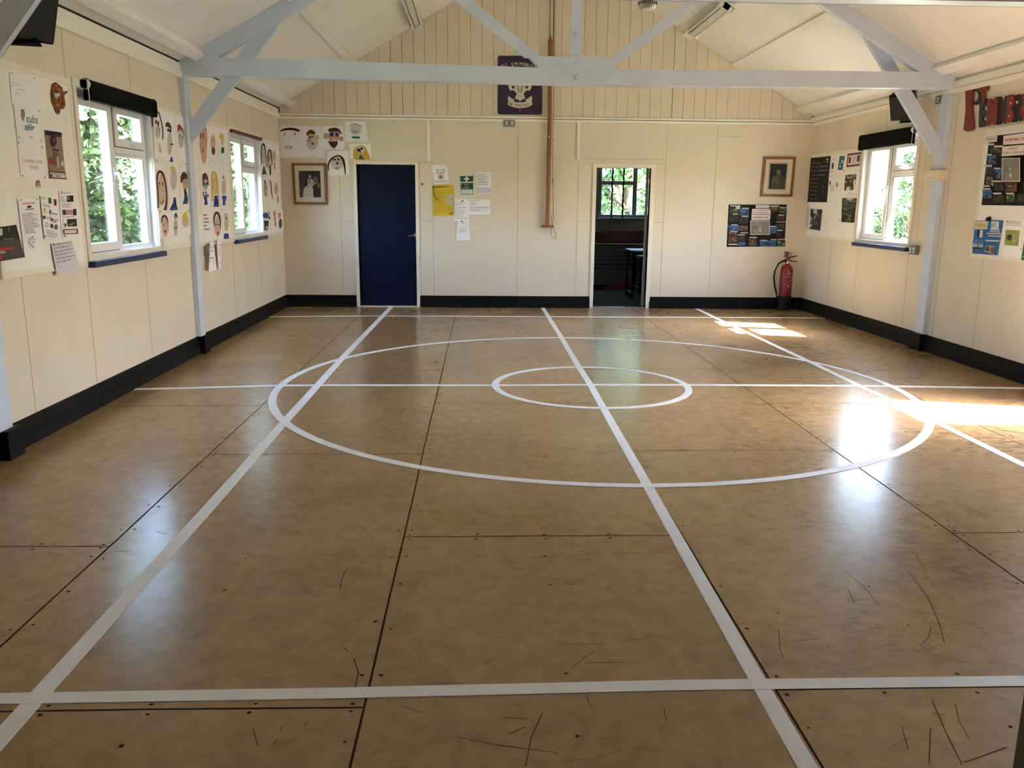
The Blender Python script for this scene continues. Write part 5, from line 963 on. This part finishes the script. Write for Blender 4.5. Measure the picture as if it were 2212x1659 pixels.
def ringy(b, x0, x1, z0, z1, y0, y1, w, m):
    for q in ((x0, x1, z0, z0+w), (x0, x1, z1-w, z1), (x0, x0+w, z0+w, z1-w), (x1-w, x1, z0+w, z1-w)): b.box(q[0], q[1], y0, y1, q[2], q[3], m)
b = MB(); ringy(b, WX0, WX1, WA, WBt, RY1-.02, RY1+.1, .055, DF); b.box(2.74, 2.82, RY1, RY1+.08, WA+.05, WBt-.05, DF); b.box(WX0+.05, 2.74, RY1, RY1+.08, 1.80, 1.87, DF); b.box(WX0-.05, WX1+.05, RY1-.09, RY1, WA-.04, WA, DF); b.build('window_frame', r, .004)
for q in ((WX0+.055, 2.74, WA+.055, 1.80), (WX0+.055, 2.74, 1.87, WBt-.055), (2.82, WX1-.055, WA+.055, WBt-.055)):
    b = MB(); b.box(q[0], q[1], RY1+.04, RY1+.046, q[2], q[3], GLASS); b.build('pane', r)
for x in (2.36, 2.56, 2.98, 3.18):
    b = MB(); P = [(x+.006*math.sin(k*1.9), RY1-.05, WA-.05+k*.05) for k in range(20)]; b.tube(P, [.015+.006*(k % 2) for k in range(20)], BLKP, 8); b.build('window_bar', r)
PINE = mat('dark_pine', (.13, .05, .025), .5, var=.2)
r = thing('wooden_bench', (2.7, 15.45, 0), 'brown wooden bench with slatted front under the back room window', 'bench')
b = MB(); b.box(2.22, 3.9, 15.42, 15.46, .78, 1.0, PINE); b.box(1.2, 2.22, 15.42, 15.46, .78, .97, PINE); b.build('backrest', r, .004)
b = MB(); b.box(1.2, 3.9, 15.15, 15.42, .74, .77, PINE); b.build('seat', r, .004)
for k in range(6):
    b = MB(); z = .32+k*.073; b.box(1.2, 3.9, 15.14, 15.17, z, z+.035, mat('grey_slat', (.10, .105, .115), .5)); b.build('slat', r, .003)
for x in (1.3, 3.8): b = MB(); b.box(x-.03, x+.03, 15.15, 15.45, 0, .74, BLKP); b.build('leg', r, .003)
for i, (x0, y0, z, lab_) in enumerate(((2.36, 13.35, .73, 'black legged table with grey top, seen through the doorway'), (2.62, 14.1, .60, 'lower dark table behind the grey topped table in the back room'))):
    r = thing('folding_table', (x0+.5, y0+.3, 0), lab_, 'table', 'dark tables in the back room')
    b = MB(); b.box(x0, x0+1.3, y0, y0+.62, z, z+.025, mat('grey_laminate', (.30, .32, .36), .35)); b.build('tabletop', r, .004)
    for sx in (x0+.04, x0+1.26):
        for sy_ in (y0+.04, y0+.58): b = MB(); b.box(sx-.018, sx+.018, sy_-.018, sy_+.018, 0, z, BLKP); b.build('leg', r)
    b = MB(); b.box(x0+.02, x0+.06, y0+.04, y0+.58, .05, .085, BLKP); b.box(x0+.04, x0+1.26, y0+.02, y0+.05, z-.05, z, BLKP); b.build('stretcher', r)
b = MB(); g = random.Random(5); P = [(2.2, 15.0, .0), (2.72, 14.95, .0), (2.75, 15.1, 0), (2.3, 15.1, 0)]
b.add([(2.15, 14.75, 0), (2.85, 14.7, 0), (2.9, 15.1, 0), (2.2, 15.12, 0), (2.35, 14.85, .08), (2.62, 14.82, .19), (2.7, 15.0, .15), (2.4, 15.02, .12)], [(0, 1, 5, 4), (1, 2, 6, 5), (2, 3, 7, 6), (3, 0, 4, 7), (4, 5, 6, 7)], mat('plum_cloth', (.16, .015, .07), .8, var=.2))
tag(b.build('cloth_heap', bevel=.02), 'plum pink cloth heap on the back room floor', 'cloth')
b = MB(); b.add([(2.92, 14.78, .0), (3.5, 14.76, .0), (3.5, 14.98, 0), (2.95, 15.0, 0), (2.94, 14.86, .30), (3.1, 14.84, .20), (3.45, 14.84, .2), (2.97, 14.96, .28)], [(0, 1, 6, 5, 4), (1, 2, 6), (2, 3, 7, 6), (3, 0, 4, 7), (4, 5, 6, 7)], mat('white_cloth', (.45, .45, .47), .8))
tag(b.build('cloth_bag', bevel=.01), 'pale grey bag on the plum cloth under the back room table', 'bag')
# ------------------------------------------------------------------ outdoors
b = MB(); b.box(-45, 45, -20, 60, -.4, -.2, mat('grass_ground', (.12, .14, .07), .9, var=.35, scale=1.2)); struct(b.build('ground'))
LEAF = [mat('leaf_green_%d' % i, c, .6, var=.25, scale=2, spec=.2) for i, c in enumerate(((.08, .14, .05), (.15, .22, .09), (.045, .085, .035), (.13, .19, .12), (.03, .055, .024), (.055, .09, .04)))]
BARK = mat('bark', (.11, .075, .045), .9, var=.3)
def tree(name, x, y, h, rad, n, label, seed, low=.3, mats=(0, 1, 2), ls=.10, group='garden trees outside the windows'):
    g = random.Random(seed); r = thing(name, (x, y, -.2), label, 'tree', group)
    b = MB(); b.tube([(x, y, -.25), (x+.05, y, h*.35), (x-.03, y+.05, h*.8)], [.13, .10, .04], BARK, 10)
    for k in range(7):
        a = g.uniform(0, 6.28); z = h*g.uniform(.25, .7); b.tube([(x, y, z), (x+rad*.7*math.cos(a), y+rad*.7*math.sin(a), z+h*.15)], [.04, .012], BARK, 6)
    b.build('trunk', r)
    b = MB(); idx = [b.mi(LEAF[m]) for m in mats]; blobs = []
    for k in range(26):
        a = g.uniform(0, 6.28); t = g.uniform(low, 1); rr = rad*(.35+.65*math.sin(math.pi*min(t*.85+.12, 1)))*g.uniform(.3, .68)
        blobs.append((x+rr*math.cos(a), y+rr*math.sin(a), -.2+h*t, rad*g.uniform(.25, .42)))
    for k in range(n):
        cx, cy_, cz, br_ = g.choice(blobs); v = Vector((g.gauss(0, 1), g.gauss(0, 1), g.gauss(0, 1))).normalized()*br_*g.uniform(.55, 1.0)
        p = Vector((cx, cy_, cz))+v; u = Vector((g.gauss(0, 1), g.gauss(0, 1), g.gauss(0, .6))).normalized(); w = u.cross(v.normalized()+Vector((0, 0, .3))).normalized(); s1 = ls*g.uniform(.6, 1.3)
        i = len(b.v); b.v += [tuple(p-u*s1), tuple(p+w*s1*.5), tuple(p+u*s1), tuple(p-w*s1*.5)]; b.f.append([i, i+1, i+2, i+3]); b.m.append(g.choice(idx)); b.sm.append(False)
    b.build('foliage', r)
TL = ['broad green tree outside the near left window', 'leaning leafy tree behind the near left window mullion', 'dark green tree filling the lower left window view', 'leafy tree outside the far left window', 'tall green tree beyond the far left window']
for i, (x, y, h, rad) in enumerate(((-7.4, 15.6, 6.6, 2.0), (-7.2, 11.2, 6.2, 1.9), (-10.6, 18.8, 7.6, 2.3), (-6.9, 20.8, 6.6, 2.0), (-7.2, 25.6, 7.0, 2.1))):
    tree('garden_tree', x, y, h, rad, 26000, TL[i], 11+i, .08, (0, 2, 4, 5), .085)
p = hit(1966, 460, 1, 22.0); tree('garden_tree', p.x, 22.0, 2.9, .72, 4200, 'pale sunlit tree outside the bright right window', 31, .05, (0, 1, 3), .07)
p = hit(1908, 470, 1, 21.0); tree('garden_tree', p.x, 21.0, 1.75, .42, 2000, 'small bush in the left pane of the bright right window', 33, .1, (0, 1, 3), .06)
tree('garden_tree', 3.5, 21.0, 4.6, 1.35, 6500, 'sunlit bushy tree outside the barred back window', 37, .2, (0, 1, 3), .09)
tree('garden_tree', 5.5, 22.4, 2.3, .7, 2000, 'smaller bush right of the tree outside the back window', 41, .2, (0, 1, 3), .09)
